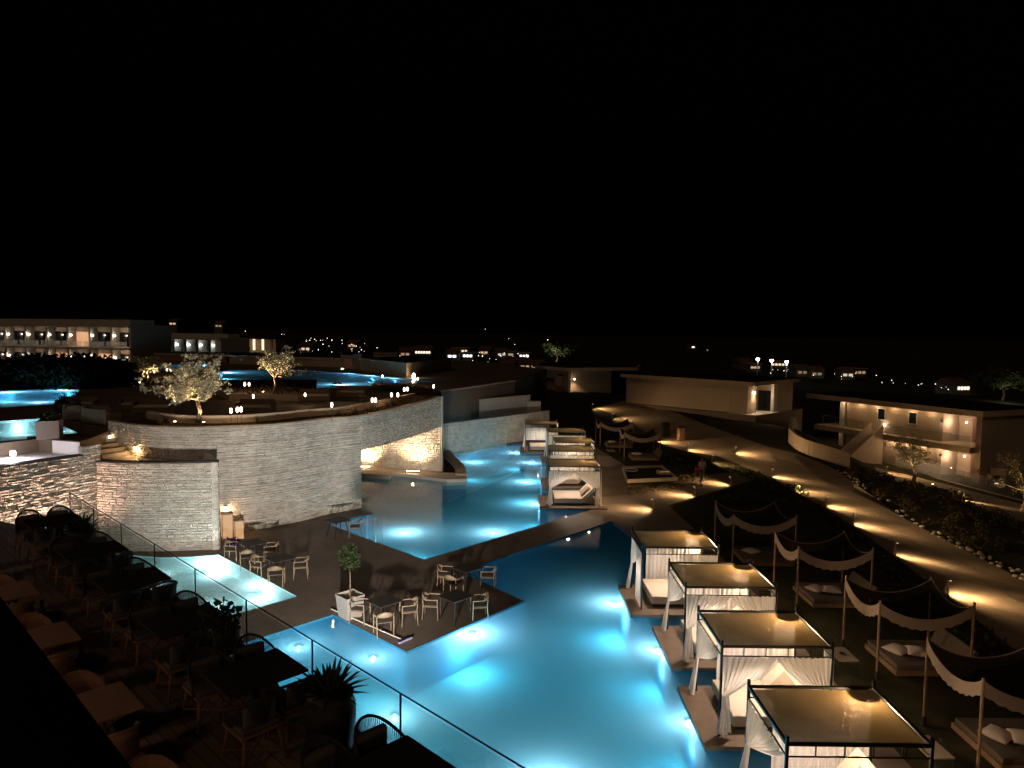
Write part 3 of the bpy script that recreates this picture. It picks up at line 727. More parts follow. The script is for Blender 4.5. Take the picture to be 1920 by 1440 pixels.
pq = [(p.x,p.y) for p in [T(-8,4.13), T(22,4.13), T(22,4.75), T(-8,4.75)]]
MB().prism(pq, 7.0, 7.9).build('parapet', M_black, hb_, world=True)
pq = [(p.x,p.y) for p in [T(-8,4.22), T(22,4.22), T(22,7), T(-8,7)]]
MB().prism(pq, 6.7, 6.995).build('balcony_slab', M_black, hb_, world=True)
pq = [(p.x,p.y) for p in [T(-14,7.0), T(26,7.0), T(26,8), T(-14,8)]]
MB().prism(pq, TZ+.01, 13.5).build('facade_wall', M_plaster, hb_, world=True)
for k in range(5):
    a = T(1+k*4.2, 5.0, 2.86); MB().lathe([(.08,-.03),(.09,0)], 12, tuple(a)).build('soffit_lamp', emis('soffit_lamp', (1,.7,.42), 3), hb_, world=True)
    point((a.x, a.y, a.z-.12), (1,.64,.44), 27, .1)
fq = T(12.5,.85,-1.15); t = thing('added_flood_lamp', 'added unseen flood lamp under the restaurant terrace, brightening the curved wall', 'flood lamp', fq)
MB().box(-.15,.15,-.08,.08,-.1,.1).build('housing', M_black, t); spot((fq.x,fq.y+.2,fq.z), (-8.5,34,2.9), (1,.93,.85), 17000, 54, .9, .2)  # added lamp, unseen under the terrace, to brighten the curved wall
# railing
rl = thing('glass_railing', 'frameless glass railing with thin dark top rail along the restaurant terrace', 'railing', T(0,0), TANG)
NP = 12
for k in range(NP):
    r = k*1.95 + .12
    MB().box(r-.009, r+.009, -.009, .009, 0, 1.09).build('post', M_black, rl)
    MB().box(r+.03, r+1.91, -.006, .006, .03, 1.05).build('glass_pane', M_glass, rl)
MB().box(0, 23, -.007, .007, 1.092, 1.104).build('top_rail', M_black, rl)

def dining_table(name, label, top, leg, L=.85, W=.85, loc=(0,0,0), rz=0, group=None, ped=False):
    t = thing(name, label, 'table', loc, rz, group)
    MB().box(-L/2,L/2,-W/2,W/2,.715,.75).build('tabletop', top, t, bevel=.004)
    if ped:
        MB().box(-.04,.04,-.04,.04,.03,.71).build('pedestal', leg, t); MB().box(-.26,.26,-.26,.26,0,.03).build('foot', leg, t)
    else:
        for sx in (-1,1):
            for sy in (-1,1): MB().tube([(sx*L*.27,sy*W*.27,.71),(sx*L*.43,sy*W*.43,0)], [.022,.02], 6).build('leg', leg, t)
        MB().box(-L*.3,L*.3,-.02,.02,.66,.71).build('apron', leg, t)
    return t
def rope_chair(label, group, loc=(0,0,0)):
    """armchair, front faces +x: wooden legs, curved tube frame, rope back"""
    t = thing('rope_armchair', label, 'chair', loc, 0, group)
    MB().box(-.25,.27,-.27,.27,.40,.44).build('seat_frame', M_wood, t, bevel=.01)
    MB().box(-.22,.25,-.24,.24,.44,.50).build('seat_cushion', M_cush, t, bevel=.02)
    for sx in (-1,1):
        for sy in (-1,1): MB().tube([(sx*.21,sy*.21,.41),(sx*.27,sy*.27,0)], [.024,.017], 7).build('leg', M_wood, t)
    MB().tube([(-.24,-.24,.10),(.24,.24,.10)], .012, 5).tube([(-.24,.24,.10),(.24,-.24,.10)], .012, 5).build('stretcher', M_wood, t)
    loop = []
    for i in range(25):
        a = math.pi*(i/24) ; y = -math.cos(a); x = -math.sin(a)
        zz = .62 + .24*max(0, math.sin(a))**1.3
        loop.append((.24 + x*.52 if False else .22 + x*.50, y*.30*(1 if abs(y) < 1 else 1), zz))
    loop = [(.24,-.30,.46)] + loop + [(.24,.30,.46)]
    MB().tube(loop, .018, 7).build('back_frame', M_rope, t)
    b = MB()
    for i in range(2, len(loop)-2):
        p = loop[i]; b.tube([p, (p[0]*.80+.02, p[1]*.86, .45)], .007, 4, cap=False)
        if i < len(loop)-3:
            q_ = loop[i+1]; mm = ((p[0]+q_[0])/2, (p[1]+q_[1])/2, (p[2]+q_[2])/2); b.tube([mm, (mm[0]*.80+.02, mm[1]*.86, .45)], .006, 4, cap=False)
    b.build('rope_back', M_rope, t)
    MB().box(-.20,-.11,-.20,.20,.50,.76).build('back_cushion', M_cush, t, bevel=.03)
    return t
def tub_chair(label, group, loc=(0,0,0)):
    """inner row chair with solid woven back, front faces +x"""
    t = thing('woven_armchair', label, 'chair', loc, 0, group)
    m = mat('woven_cane', (.20,.10,.055), .8, noise=.25, scale=60)
    MB().box(-.24,.25,-.25,.25,.40,.45).build('seat', m, t, bevel=.01)
    for sx in (-1,1):
        for sy in (-1,1): MB().tube([(sx*.20,sy*.21,.41),(sx*.24,sy*.25,0)], [.022,.016], 7).build('leg', M_wood, t)
    def fn(u, v):
        a = math.pi*u; return (.16 - .42*math.sin(a), -.28*math.cos(a), .44 + v*(.20 + .17*math.sin(a)))
    MB().grid(fn, 18, 3).build('woven_back', m, t, solid=.03, sm=True)
    MB().tube([(fn(i/18,1.0)) for i in range(19)], .018, 6).build('arm_rail', M_wood, t)
    return t
def arm_chair(label, group, loc=(0,0,0)):
    """pale wooden armchair of the pool deck, front faces +x"""
    t = thing('wooden_armchair', label, 'chair', loc, 0, group)
    MB().box(-.21,.24,-.23,.23,.43,.46).build('seat', mat('woven_seat', (.12,.09,.065), .9), t, bevel=.01)
    for sy in (-1,1):
        MB().tube([(.24,sy*.26,0),(.22,sy*.26,.64)], [.014,.018], 7).build('leg', M_woodpale, t)
        MB().tube([(-.26,sy*.24,0),(-.22,sy*.25,.45),(-.24,sy*.25,.66)], [.014,.018,.016], 7).build('leg', M_woodpale, t)
        MB().tube([(.22,sy*.26,.42),(-.22,sy*.25,.42)], .014, 6).build('rail', M_woodpale, t)
    def fn(u, v):
        a = math.pi*(.12+.76*u); k = math.sin(math.pi*u)
        return (-.0 - .30*math.sin(a), -.28*math.cos(a)*1.05, .62 + (v-.2)*.17*k + .04*k)
    MB().grid(fn, 16, 2).build('backrest', M_woodpale, t, solid=.022, sm=True)
    for sy in (-1,1): MB().tube([(.24,sy*.26,.64),(.05,sy*.28,.645),(-.12,sy*.275,.65)], [.02,.018,.018], 6).build('armrest', M_woodpale, t)
    return t
RT = [(1.27,'farthest'),(4.35,'second'),(6.65,'third'),(9.15,'fourth'),(11.45,'fifth'),(14.45,'nearest')]
dt = None; ch = None; GR = 'rope armchairs along the glass railing'
for i, (r, w_) in enumerate(RT):
    lb = {'farthest':'farthest dark table of the railing row, before the glowing stone wall','nearest':'nearest dark table of the railing row, at the bottom photo edge'}.get(w_, w_ + ' dark table of the railing row counted from the glowing stone wall')
    loc = T(r, .62)
    if dt is None: dt = dining_table('dining_table', lb, M_darktop, M_black, .87, 1.06, loc, TANG, 'dark tables along the glass railing', ped=True)
    else: dup(dt, loc, TANG, lb)
    for j, (dr_, dn_, side, rail) in enumerate([(-.62,.34,0,'rail side'),(.62,.34,1,'rail side'),(-.66,.95,0,'aisle side'),(.66,.95,1,'aisle side')]):
        lbc = '%s chair, %s end, %s dark railing table' % (rail, 'far' if side == 0 else 'near', w_)
        jr = random.uniform(-.05,.05); rz = TANG + (0 if side == 0 else math.pi) + random.uniform(-.12,.12)
        loc = T(r + dr_ + jr, dn_)
        if ch is None: ch = rope_chair(lbc, GR, loc); ch.rotation_euler[2] = rz
        else: dup(ch, loc, rz, lbc)
# inner row
dt2 = None; ch2 = None; GI = 'woven armchairs of the inner row'
for i, (r, w_) in enumerate([(2.3,'farthest'),(5.9,'second'),(8.35,'third'),(10.95,'fourth'),(13.5,'nearest')]):
    lb = w_ + ' reddish table of the inner row beside the black parapet'
    loc = T(r, 2.42)
    if dt2 is None: dt2 = dining_table('bistro_table', lb, M_redtop, M_black, .83, .95, loc, TANG, 'reddish tables of the inner row', ped=True)
    else: dup(dt2, loc, TANG, lb)
    for j, side in enumerate((0,1)):
        lbc = 'woven armchair at the %s end of the %s reddish table' % ('far' if side == 0 else 'near', w_)
        rz = TANG + (0 if side == 0 else math.pi) + random.uniform(-.1,.1); loc = T(r + (-.68 if side == 0 else .70), 2.35)
        if ch2 is None: ch2 = tub_chair(lbc, GI, loc); ch2.rotation_euler[2] = rz
        else: dup(ch2, loc, rz, lbc)
# round parasol bases on the terrace
pb = None
for k, r in enumerate([5.5, 7.95, 10.4, 12.5]):
    lb = ['far','second','third','nearest'][k] + ' round black base plate on the boards between the railing tables'
    loc = T(r, 1.75)
    if pb is None:
        pb = thing('round_base_plate', lb, 'parasol base', loc, 0, 'round base plates on the terrace'); MB().lathe([(.30,0),(.30,.05),(.26,.08),(.05,.10),(.04,.16)], 24).build('plate', M_black, pb)
        MB().lathe([(.03,.16),(.03,.34)], 10).build('sleeve', M_black, pb)
    else: dup(pb, loc, 0, lb)
# agaves in tall pots
def leafblade(b, base, d, L, wd, droop=.25, up_=None, n=5):
    base = Vector(base); d = Vector(d).normalized(); side = d.cross(Vector((0,0,1)))
    side = side.normalized() if side.length > .05 else Vector((1,0,0))
    vs = []
    for i in range(n+1):
        t = i/n; c = base + d*(L*t) - Vector((0,0,1))*droop*L*t*t; ww = wd*(1-t)**.7*(1 if t > .1 else .8)
        vs += [c - side*ww/2, c + side*ww/2]
    b.add(vs, [(2*i,2*i+1,2*i+3,2*i+2) for i in range(n)])
def agave(b, c, R_, n, wd, rnd):
    for i in range(n):
        a = i*2.399; el = R(78 - 68*(i/n)**.8 + rnd.uniform(-6,6)); L = R_*rnd.uniform(.85,1.1)
        leafblade(b, (c[0]+.05*math.cos(a), c[1]+.05*math.sin(a), c[2]), (math.cos(a)*math.cos(el), math.sin(a)*math.cos(el), math.sin(el)), L, wd, .18)
M_agave = fabric('agave_leaf', (.05,.065,.04), 0, .15)
def potted(name, label, cat, loc, pot, R_, n, wd, seed, group=None):
    t = thing(name, label, cat, loc, 0, group)
    MB().lathe(pot, 24).build('pot', M_black, t, sm=True)
    b = MB(); agave(b, (0,0,pot[-1][1]-.02), R_, n, wd, random.Random(seed)); b.build('leaves', M_agave, t)
    return t
potted('potted_agave', 'tall black urn with spiky agave standing by the railing at the bottom of the photo', 'potted plant', T(12.9,.38), [(.20,0),(.27,.3),(.30,.6),(.30,.78),(.26,.86),(.28,.92)], .46, 64, .085, 4, 'potted agaves by the railing')
potted('potted_agave', 'black pot with spiky agave silhouetted against the pink stone wall', 'potted plant', T(2.85,.45), [(.22,0),(.28,.3),(.30,.6),(.26,.74),(.28,.80)], .5, 56, .08, 8, 'potted agaves by the railing')
def leaves_ball(b, c, R_, n, sz, rnd, sq=(1,1,1), shell=.55):
    for i in range(n):
        while True:
            v = Vector((rnd.uniform(-1,1), rnd.uniform(-1,1), rnd.uniform(-1,1)))
            if shell < v.length < 1: break
        p = Vector((c[0]+v.x*R_*sq[0], c[1]+v.y*R_*sq[1], c[2]+v.z*R_*sq[2]))
        d = Vector((rnd.uniform(-1,1), rnd.uniform(-1,1), rnd.uniform(-.6,1))).normalized(); s2 = d.cross(Vector((rnd.uniform(-1,1),rnd.uniform(-1,1),rnd.uniform(-1,1)))).normalized()
        l = sz*rnd.uniform(.7,1.3); ww = l*.32
        b.add([p, p+d*l*.5+s2*ww, p+d*l, p+d*l*.5-s2*ww], [(0,1,2,3)])
q = P(405,1150,4.55); t = thing('potted_shrub', 'small leafy shrub in a dark pot silhouetted against the bright small pool', 'potted plant', T(9.9,.4), 0)
MB().lathe([(.14,0),(.19,.3),(.2,.42)], 18).build('pot', M_black, t)
b = MB(); rr = random.Random(3)
for k in range(9):
    a = k*.7; b.tube([(0,0,.4),(.1*math.cos(a),.1*math.sin(a),.7),(.2*math.cos(a),.2*math.sin(a),.9+.05*(k%3))], [.008,.006,.003], 4)
b.build('stems', M_bark, t)
b = MB(); leaves_ball(b, (0,0,.92), .32, 190, .11, rr, (1,1,.75), .2); b.build('leaves', M_agave, t)

# ---------------------------------------------------------------- pool deck tables and chairs
AZ = math.atan2(.74,.672)
DT_ = [((472,1017.5),'table nearest the glowing box lanterns',['left','right','near']),
       ((525,1046),'table between the lantern table and the small pool',['left','right','near']),
       ((634,975),'table at the foot of the curved wall',['right']),
       ((721,1126),'table beside the white planter box',['left','right','near']),
       ((877,1064),'table beside the walkway',['left','leftfront','right']),
       ((855,1117),'table in the middle of the platform tip',['left','right'])]
dk = None; ac = None
for (px, py), lb, chs in DT_:
    q = P(px, py, .74)
    L = 'square dark ' + lb
    if dk is None: dk = dining_table('deck_table', L, M_darktop, M_metal, .85, .8, (q.x,q.y,0), ANG, 'dark tables on the pool deck')
    else: dup(dk, (q.x,q.y,0), ANG, L)
    for s_ in chs:
        off_ = {'left':(-.78,.12),'right':(.72,.10),'near':(.12,-.78),'leftfront':(-.45,-.70)}[s_]
        ca, sa = math.cos(ANG - math.pi/2 + .0), math.sin(ANG - math.pi/2)
        # screen-like offsets: x to the right, y away from camera
        cxx, cyy = off_
        loc = (q.x + cxx, q.y + cyy, 0); rz = math.atan2(-cyy, -cxx) + random.uniform(-.25,.25)
        lbc = 'armchair %s of the %s' % ({'left':'left','right':'right','near':'near','leftfront':'near left'}[s_], lb)
        if ac is None: ac = arm_chair(lbc, 'pale wooden armchairs on the pool deck', loc); ac.rotation_euler[2] = rz
        else: dup(ac, loc, rz, lbc)
# planter with lollipop tree
q = P(655,1158,0); t = thing('planter_tree', 'small round-headed tree in a tall white square planter at the pool corner', 'tree', (q.x, q.y+.1, 0), ANG)
MB().add([(-.26,-.26,0),(.26,-.26,0),(.26,.26,0),(-.26,.26,0),(-.33,-.33,.72),(.33,-.33,.72),(.33,.33,.72),(-.33,.33,.72)], [(3,2,1,0),(0,1,5,4),(1,2,6,5),(2,3,7,6),(3,0,4,7)]).box(-.29,.29,-.29,.29,.60,.64).build('planter', mat('white_planter', (.32,.28,.24), .6), t)
MB().tube([(0,0,.6),(.02,.01,1.1),(0,0,1.6),(.04,0,1.75)], [.022,.018,.016,.012], 7).tube([(0,0,1.5),(.15,.05,1.8)], [.01,.006], 5).tube([(0,0,1.5),(-.14,-.05,1.85)], [.01,.006], 5).build('trunk', M_bark, t)
b = MB(); rr = random.Random(5); leaves_ball(b, (0,0,1.9), .36, 420, .10, rr, (1,1,1.05), .3); leaves_ball(b, (.05,0,1.72), .26, 160, .10, rr, (1,1,1), .2); b.build('crown', M_leafd, t)
# telescopic pole and brush lying on the deck
a = P(621,1142,.06); c = P(751,1198,.06)
t = thing('pool_cleaning_pole', 'white telescopic pole lying along the deck edge with a purple brush at its end', 'pole', (a.x,a.y,.0))
MB().tube([a, c], .018, 8).build('pole', mat('white_aluminium', (.7,.66,.6), .4), t, world=True)
d = (c-a).normalized(); s2 = Vector((-d.y,d.x,0))
b = MB(); b.bar(c + d*.12 - s2*.20, c + d*.12 + s2*.20, .05, .04); b.build('brush_head', mat('purple_plastic', (.04,.03,.13), .5), t, world=True)
b = MB()
for k in range(9):
    p = c + d*.17 + s2*(-.22+.055*k); b.bar(p, p + d*.08 + Vector((0,0,.03)), .03, .05)
b.build('bristles', mat('pale_bristle', (.3,.3,.45), .9), t, world=True)
# pool ladder rails
t = thing('pool_handrail', 'pair of thin steel handrails standing at the corner of the curved pool', 'handrail', P(695,1002,0))
for px, p1, p2 in ((688,955,1011),(702,960,1017)):
    a = P(px, p2, 0); MB().tube([(a.x,a.y,-.3),(a.x,a.y,.98),(a.x+.06,a.y+.05,1.03),(a.x+.25,a.y+.25,.95),(a.x+.3,a.y+.3,-.2)], .016, 8).build('rail', M_steel, t, world=True)
# leaning purple bundle by lanterns
q = P(436,1026,0); t = thing('flower_pot', 'low dark bowl of purple flowers below the box lanterns', 'flowers', (q.x, q.y, 0))
MB().lathe([(.12,0),(.22,.12),(.2,.16)], 16).build('bowl', M_black, t)
b = MB(); leaves_ball(b, (0,0,.22), .3, 160, .12, random.Random(8), (1,1,.6), .1); b.build('flowers', fabric('purple_petal', (.12,.05,.25), 0, .3), t)

# ---------------------------------------------------------------- cabanas
def curtain(b, A, B, zt, ztie, g, full=.9, seed=1, zb=.05, nf=9, outw=(0,0), tail=True, belly=.35):
    """voile hung on the rail A->B, gathered to the post at A at height ztie, tail hanging to zb. g = gather width"""
    rnd = random.Random(seed); A = Vector((*A,0)); B = Vector((*B,0)); d = (B-A); L = d.length; d.normalize(); n_ = Vector((-d.y,d.x,0)); ph = rnd.uniform(0,6)
    def fn(u, v):
        x0 = u*L*full; x1 = .03 + g*u
        w_ = v; k = w_**1.15
        # free edge sags like a swag
        xx = x0*(1-k) + x1*k + math.sin(math.pi*w_)*L*.10*u*belly
        z0 = zt - (zt-ztie)*w_
        # outer parts are shorter: bottom hem runs from tie height up to the far top corner
        zz = zt - (zt-ztie)*w_*(1 - .0*u) + (u*u)*(0)
        fo = .035*math.sin(nf*2*math.pi*u + ph + .6*w_)*(1-.55*w_) + .012*math.sin(23*u+5*w_)
        p = A + d*xx + n_*fo; return (p.x, p.y, zz)
    b.grid(fn, 54, 16)
    if tail:
        def ft(u, v):
            wd_ = g*(1 + 1.4*v) ; xx = .03 + wd_*u - .05*v
            p = A + d*xx + n_*(.03*math.sin(5*2*math.pi*u+ph)*(1+.8*v)) + Vector((outw[0],outw[1],0))*v
            return (p.x, p.y, ztie - (ztie-zb)*v + .06*v*math.sin(7*u+ph))
        b.grid(ft, 26, 10)
def straight(b, A, B, zt, zb, seed=1, nf=12):
    rnd = random.Random(seed); A = Vector((*A,0)); B = Vector((*B,0)); d = B-A; n_ = Vector((-d.y,d.x,0)).normalized(); ph = rnd.uniform(0,6)
    def fn(u, v):
        p = A + d*u + n_*(.03*math.sin(nf*2*math.pi*u+ph+.5*v)+.01*math.sin(31*u)); return (p.x, p.y, zt-(zt-zb)*v)
    b.grid(fn, 60, 6)
def cabana(label, x, y, wd, dp_, lit, cfg, seed, near=True):
    """x,y = near-left post; posts stand on a platform at z 0.02"""
    t = thing('cabana', label, 'cabana', (x, y, 0), 0, 'four-poster pool cabanas')
    H = 2.12; PZ = .06
    pl = [(-.42,-.42),(wd+.35,-.42),(wd+.35,dp_+.25),(-.42,dp_+.25)]
    MB().prism(pl, -1.3, PZ).build('platform', M_plaster2 if False else mat('cabana_platform', (.17,.12,.085), .85, noise=.15, scale=3), t)
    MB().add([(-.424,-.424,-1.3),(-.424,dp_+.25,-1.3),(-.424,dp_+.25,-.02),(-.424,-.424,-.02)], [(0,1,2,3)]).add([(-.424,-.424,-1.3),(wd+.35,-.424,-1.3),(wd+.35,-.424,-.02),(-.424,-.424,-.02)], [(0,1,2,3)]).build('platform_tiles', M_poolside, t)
    for px_, py_ in ((0,0),(wd,0),(0,dp_),(wd,dp_)):
        MB().box(px_-.025,px_+.025,py_-.025,py_+.025,PZ,H+.14).build('post', M_metal, t)
    b = MB()
    for zz, th in ((H,.05),(H-.22,.022)):
        for a, c in (((0,0),(wd,0)),((0,dp_),(wd,dp_)),((0,0),(0,dp_)),((wd,0),(wd,dp_))):
            b.bar((*a,zz),(*c,zz),th,th)
    for k in range(1,5): b.bar((wd*k/5,0,H-.22),(wd*k/5,0,H),.018,.018); b.bar((wd*k/5,dp_,H-.22),(wd*k/5,dp_,H),.018,.018)
    b.build('roof_frame', M_metal, t)
    rnd = random.Random(seed)
    MB().grid(lambda u,v: (.05+(wd-.1)*u, .05+(dp_-.1)*v, H-.02-.05*math.sin(math.pi*u)*math.sin(math.pi*v)+.012*math.sin(9*u+seed)*math.sin(5*v)), 18, 18).build('roof_cloth', M_roof_fab, t, sm=True)
    HC = H-.235
    def cur(name, f):
        b = MB(); f(b); b.build(name, M_white_fab, t, sm=True)
    if 'nl' in cfg: cur('curtain', lambda b: curtain(b, (.03,-.02), (wd,-.02), HC, 1.0, .14, .50, seed, .12, outw=(-.08,-.06)))
    if 'nr' in cfg: cur('curtain', lambda b: curtain(b, (wd-.03,-.02), (0,-.02), HC, 1.0, .14, .50, seed+1, .12, outw=(.08,-.04)))
    if 'ns' in cfg: cur('curtain', lambda b: straight(b, (wd*.5,-.02), (wd-.02,-.02), HC, .6, seed))
    if 'nf' in cfg: cur('curtain', lambda b: straight(b, (.02,-.02), (wd-.02,-.02), HC, .95, seed))
    if 'll' in cfg: cur('curtain', lambda b: curtain(b, (-.02,dp_-.03), (-.02,0), HC, 1.0, .13, .95, seed+2, .1, outw=(-.12,.05)))
    if 'ln' in cfg: cur('curtain', lambda b: curtain(b, (-.02,.03), (-.02,dp_), HC, 1.05, .13, .30, seed+3, .12, outw=(-.10,-.03)))
    if 'ls' in cfg: cur('curtain', lambda b: straight(b, (-.02,.05), (-.02,dp_*.45), HC, .12, seed+3, 6))
    if 'rs' in cfg: cur('curtain', lambda b: straight(b, (wd+.02,.05), (wd+.02,dp_-.05), HC, .15, seed+5, 14))
    if 'rg' in cfg: cur('curtain', lambda b: straight(b, (wd+.03,-.02), (wd+.03,.42), HC+.1, .15, seed+5, 5))
    if 'bs' in cfg: cur('curtain', lambda b: straight(b, (.5,dp_+.02), (wd-.02,dp_+.02), HC, .3, seed+6, 14))
    # bed
    MB().box(.42,wd-.15,.22,dp_-.12,PZ+.02,.16).build('bed_base', M_black, t)
    MB().box(.36,wd-.85,.18,dp_-.1,.16,.42).build('mattress', M_white, t, bevel=.03)
    b = MB(); a0 = wd-.95; b.add([(a0,.2,.36),(a0,dp_-.12,.36),(a0+.62,dp_-.12,.98),(a0+.62,.2,.98),(a0+.12,.2,.24),(a0+.12,dp_-.12,.24),(a0+.74,dp_-.12,.88),(a0+.74,.2,.88)], [(0,1,2,3),(4,5,6,7),(0,4,7,3),(1,5,6,2),(0,1,5,4),(3,2,6,7)]); b.build('backrest', M_white, t, bevel=.02)
    if 'pillow' in cfg:
        b = MB(); b.grid(lambda u,v: (a0+.06+.42*u-.06*1, .5+.8*v, .50+.44*u+.12*math.sin(math.pi*u)*math.sin(math.pi*v)), 8, 8); b.build('pillow', M_linen, t, sm=True)
    # lamp fixture on the back right rail
    if lit:
        lx, ly = wd-.30, dp_-.22
        MB().lathe([(.03,.10),(.10,-.06),(.11,-.08)], 12, (lx,ly,H-.16)).build('lamp_shade', M_black, t)
        MB().ball((lx,ly,H-.25), .04, 6).build('bulb', emis('cabana_bulb', (1,.80,.58), 25), t, sm=True)
        point((lx, ly, H-.36), (1,.70,.42), 120*lit, .02, t)
        spot((wd*.42, dp_*.40, H-.30), (wd*.40, dp_*.35, 0), (1,.78,.62), 170*lit, 165, .5, .08, t)  # added downward fill for bed and curtains, no fixture of its own
    return t
CB = [('farthest of the four near cabanas, its left curtain tied to the back post', 4.29,22.5,2.45,2.0,1.0,['ns','ll','ls','bs'],11),
      ('second of the four near cabanas counted from the walkway, both front curtains parted', 4.81,18.93,2.47,2.05,1.15,['nl','nr','ll','rg','bs'],12),
      ('third of the four near cabanas, with a grey pillow on its bed', 4.72,15.26,2.45,2.0,1.1,['nl','nr','ll','rg','pillow','bs'],13),
      ('nearest cabana at the bottom right with its front side open', 4.72,11.52,2.45,1.95,1.1,['ll','pillow','bs'],14)]
for a in CB: cabana(*a)
CF = [('nearest cabana of the far row, seen end on with parted curtains and a wooden lounger', 1.92,36.2,2.7,2.2,.8,['nl','nr','rg','pillow'],21),
      ('second cabana of the far row, only its roof showing above the nearest one', 2.24,40.95,2.6,2.2,.5,['nf','rs'],22),
      ('third cabana of the far row with its roof glowing at the right corner', 2.74,44.2,2.5,2.2,.8,['nf','rs','ls'],23),
      ('fourth cabana of the far row with a translucent left curtain', 2.54,48.9,2.6,2.2,.4,['nf','ll','ls'],24),
      ('farthest cabana by the teal stone wall with an open left side', 1.07,52.9,2.45,2.3,.7,['nf','ll','ls'],25)]
for a in CF: cabana(*a)

# ---------------------------------------------------------------- draped shade canopies on posts
def swag(label, x, y, wd, dp_, seed):
    """x,y near-left post"""
    z0 = G(x, y); t = thing('draped_canopy', label, 'canopy', (x, y, z0), random.uniform(-.03,.03), 'draped shade canopies')
    H = 2.05
    for px_, py_ in ((0,0),(wd,0),(0,dp_),(wd,dp_)):
        MB().tube([(px_,py_,-.2),(px_,py_,H+.06)], .035, 8).build('post', M_wood, t)
    for px_, py_ in ((0,0),(wd,0),(0,dp_)): MB().lathe([(.055,0),(.055,.22)], 10, (px_,py_,0)).build('post_base', M_black, t)
    def sag(u): return .48*(4*u*(1-u))**.9
    def top(u, v):
        s = sag(u)*(.9) + sag(v)*.75 - .25*sag(u)*sag(v)
        return (wd*u, dp_*v, H - s - .0)
    MB().grid(top, 20, 20).build('shade_cloth', M_swag_top, t, sm=True)
    rnd = random.Random(seed)
    def band(f):
        b = MB()
        def fn(u, v):
            p = f(u); hh = .30*(1+.06*math.sin(60*u)) if v > .5 else 0
            return (p[0], p[1], p[2] + .02 - hh*v)
        b.grid(fn, 44, 3); return b
    band(lambda u: (wd*u, -.03, H - sag(u)*.9)).build('fringe', M_swag, t, solid=.008)
    band(lambda u: (-.03, dp_*u, H - sag(u)*.75)).build('fringe', M_swag, t, solid=.008)
    band(lambda u: (wd*u, dp_+.03, H - sag(u)*.9)).build('fringe', M_swag, t, solid=.008)
    band(lambda u: (wd+.03, dp_*u, H - sag(u)*.75)).build('fringe', M_swag, t, solid=.008)
    return t
def daybed(label, x, y):
    z0 = G(x, y); t = thing('daybed', label, 'daybed', (x, y, z0), 0, 'low daybeds under the draped canopies')
    MB().box(0,2.0,0,1.7,.02,.16).build('base', M_wood, t); MB().box(.04,1.96,.04,1.66,.16,.30).build('mattress', mat('brown_mattress', (.10,.07,.05), .95), t, bevel=.03)
    b = MB(); b.add([(1.9,0,.3),(1.9,1.7,.3),(2.1,1.7,.72),(2.1,0,.72),(2.02,0,.28),(2.02,1.7,.28),(2.18,1.7,.70),(2.18,0,.70)], [(0,1,2,3),(4,5,6,7),(0,4,7,3),(1,5,6,2),(3,2,6,7)]); b.build('backrest', mat('brown_mattress', (.10,.07,.05), .95), t)
    return t
def cushion(label, loc, rz, s=.62):
    t = thing('floor_pillow', label, 'pillow', loc, rz, 'pale pillows on the daybeds')
    b = MB()
    f = lambda sg: (lambda u,v: ((u-.5)*s*(1-.10*math.sin(math.pi*v)), (v-.5)*s*(1-.10*math.sin(math.pi*u)), .11+sg*.11*(max(0,math.sin(math.pi*u)*math.sin(math.pi*v)))**.5))
    b.grid(f(1),10,10); b.grid(f(-1),10,10); b.build('pillow_case', mat('pale_pillow', (.5,.40,.33), .95), t, sm=True)
    return t
SW = [(8.62,26.95,2.45,2.2,'x'),(9.46,22.8,2.45,1.95,'draped canopy beside the second near cabana'),(9.72,18.15,2.45,1.95,'draped canopy beside the third near cabana'),(9.68,14.0,2.5,1.95,'nearest draped canopy cut by the right photo edge'),
      (6.97,55.3,2.6,2.6,'farthest draped canopy behind the far row of cabanas'),(8.0,49.8,2.5,2.5,'draped canopy beside the path with the dark waste boxes')]
SWL = ['near','second','third','nearest','farthest','far']
for i, (x, y, a_, b_, lb) in enumerate(SW):
    if i == 0: lb = 'draped canopy beside the farthest of the four near cabanas'
    swag(lb, x, y, a_, b_, i)
    daybed('low daybed under the ' + lb, x+.6, y+.15)
    z0 = G(x, y)
    cushion('left pillow under the ' + lb, (x+1.05, y+.95, z0+.27), .5)
    if i in (1,2,3): cushion('right pillow under the ' + lb, (x+1.5, y+.75, z0+.31), -.3)
def side_table(label, loc, rz=0):
    t = thing('side_table', label, 'side table', loc, rz, 'small side tables by the canopies')
    MB().box(-.26,.26,-.42,.42,.42,.445).build('tabletop', M_linen, t)
    for sx in (-1,1):
        for sy in (-1,1): MB().box(sx*.24-.012, sx*.24+.012, sy*.40-.012, sy*.40+.012, 0, .42).build('leg', M_black, t)
    MB().lathe([(.06,.447),(.07,.47)], 12).build('ashtray', M_black, t)
    return t
stb = side_table('side table between the third near cabana and its draped canopy', (9.0,18.6,0))
for x, y, lb in [(8.85,14.3,'side table beside the nearest cabana'),(7.9,22.6,'side table behind the second near cabana'),(7.3,51.6,'side table under the far draped canopy')]:
    dup(stb, (x, y, G(x,y)), .05, lb)
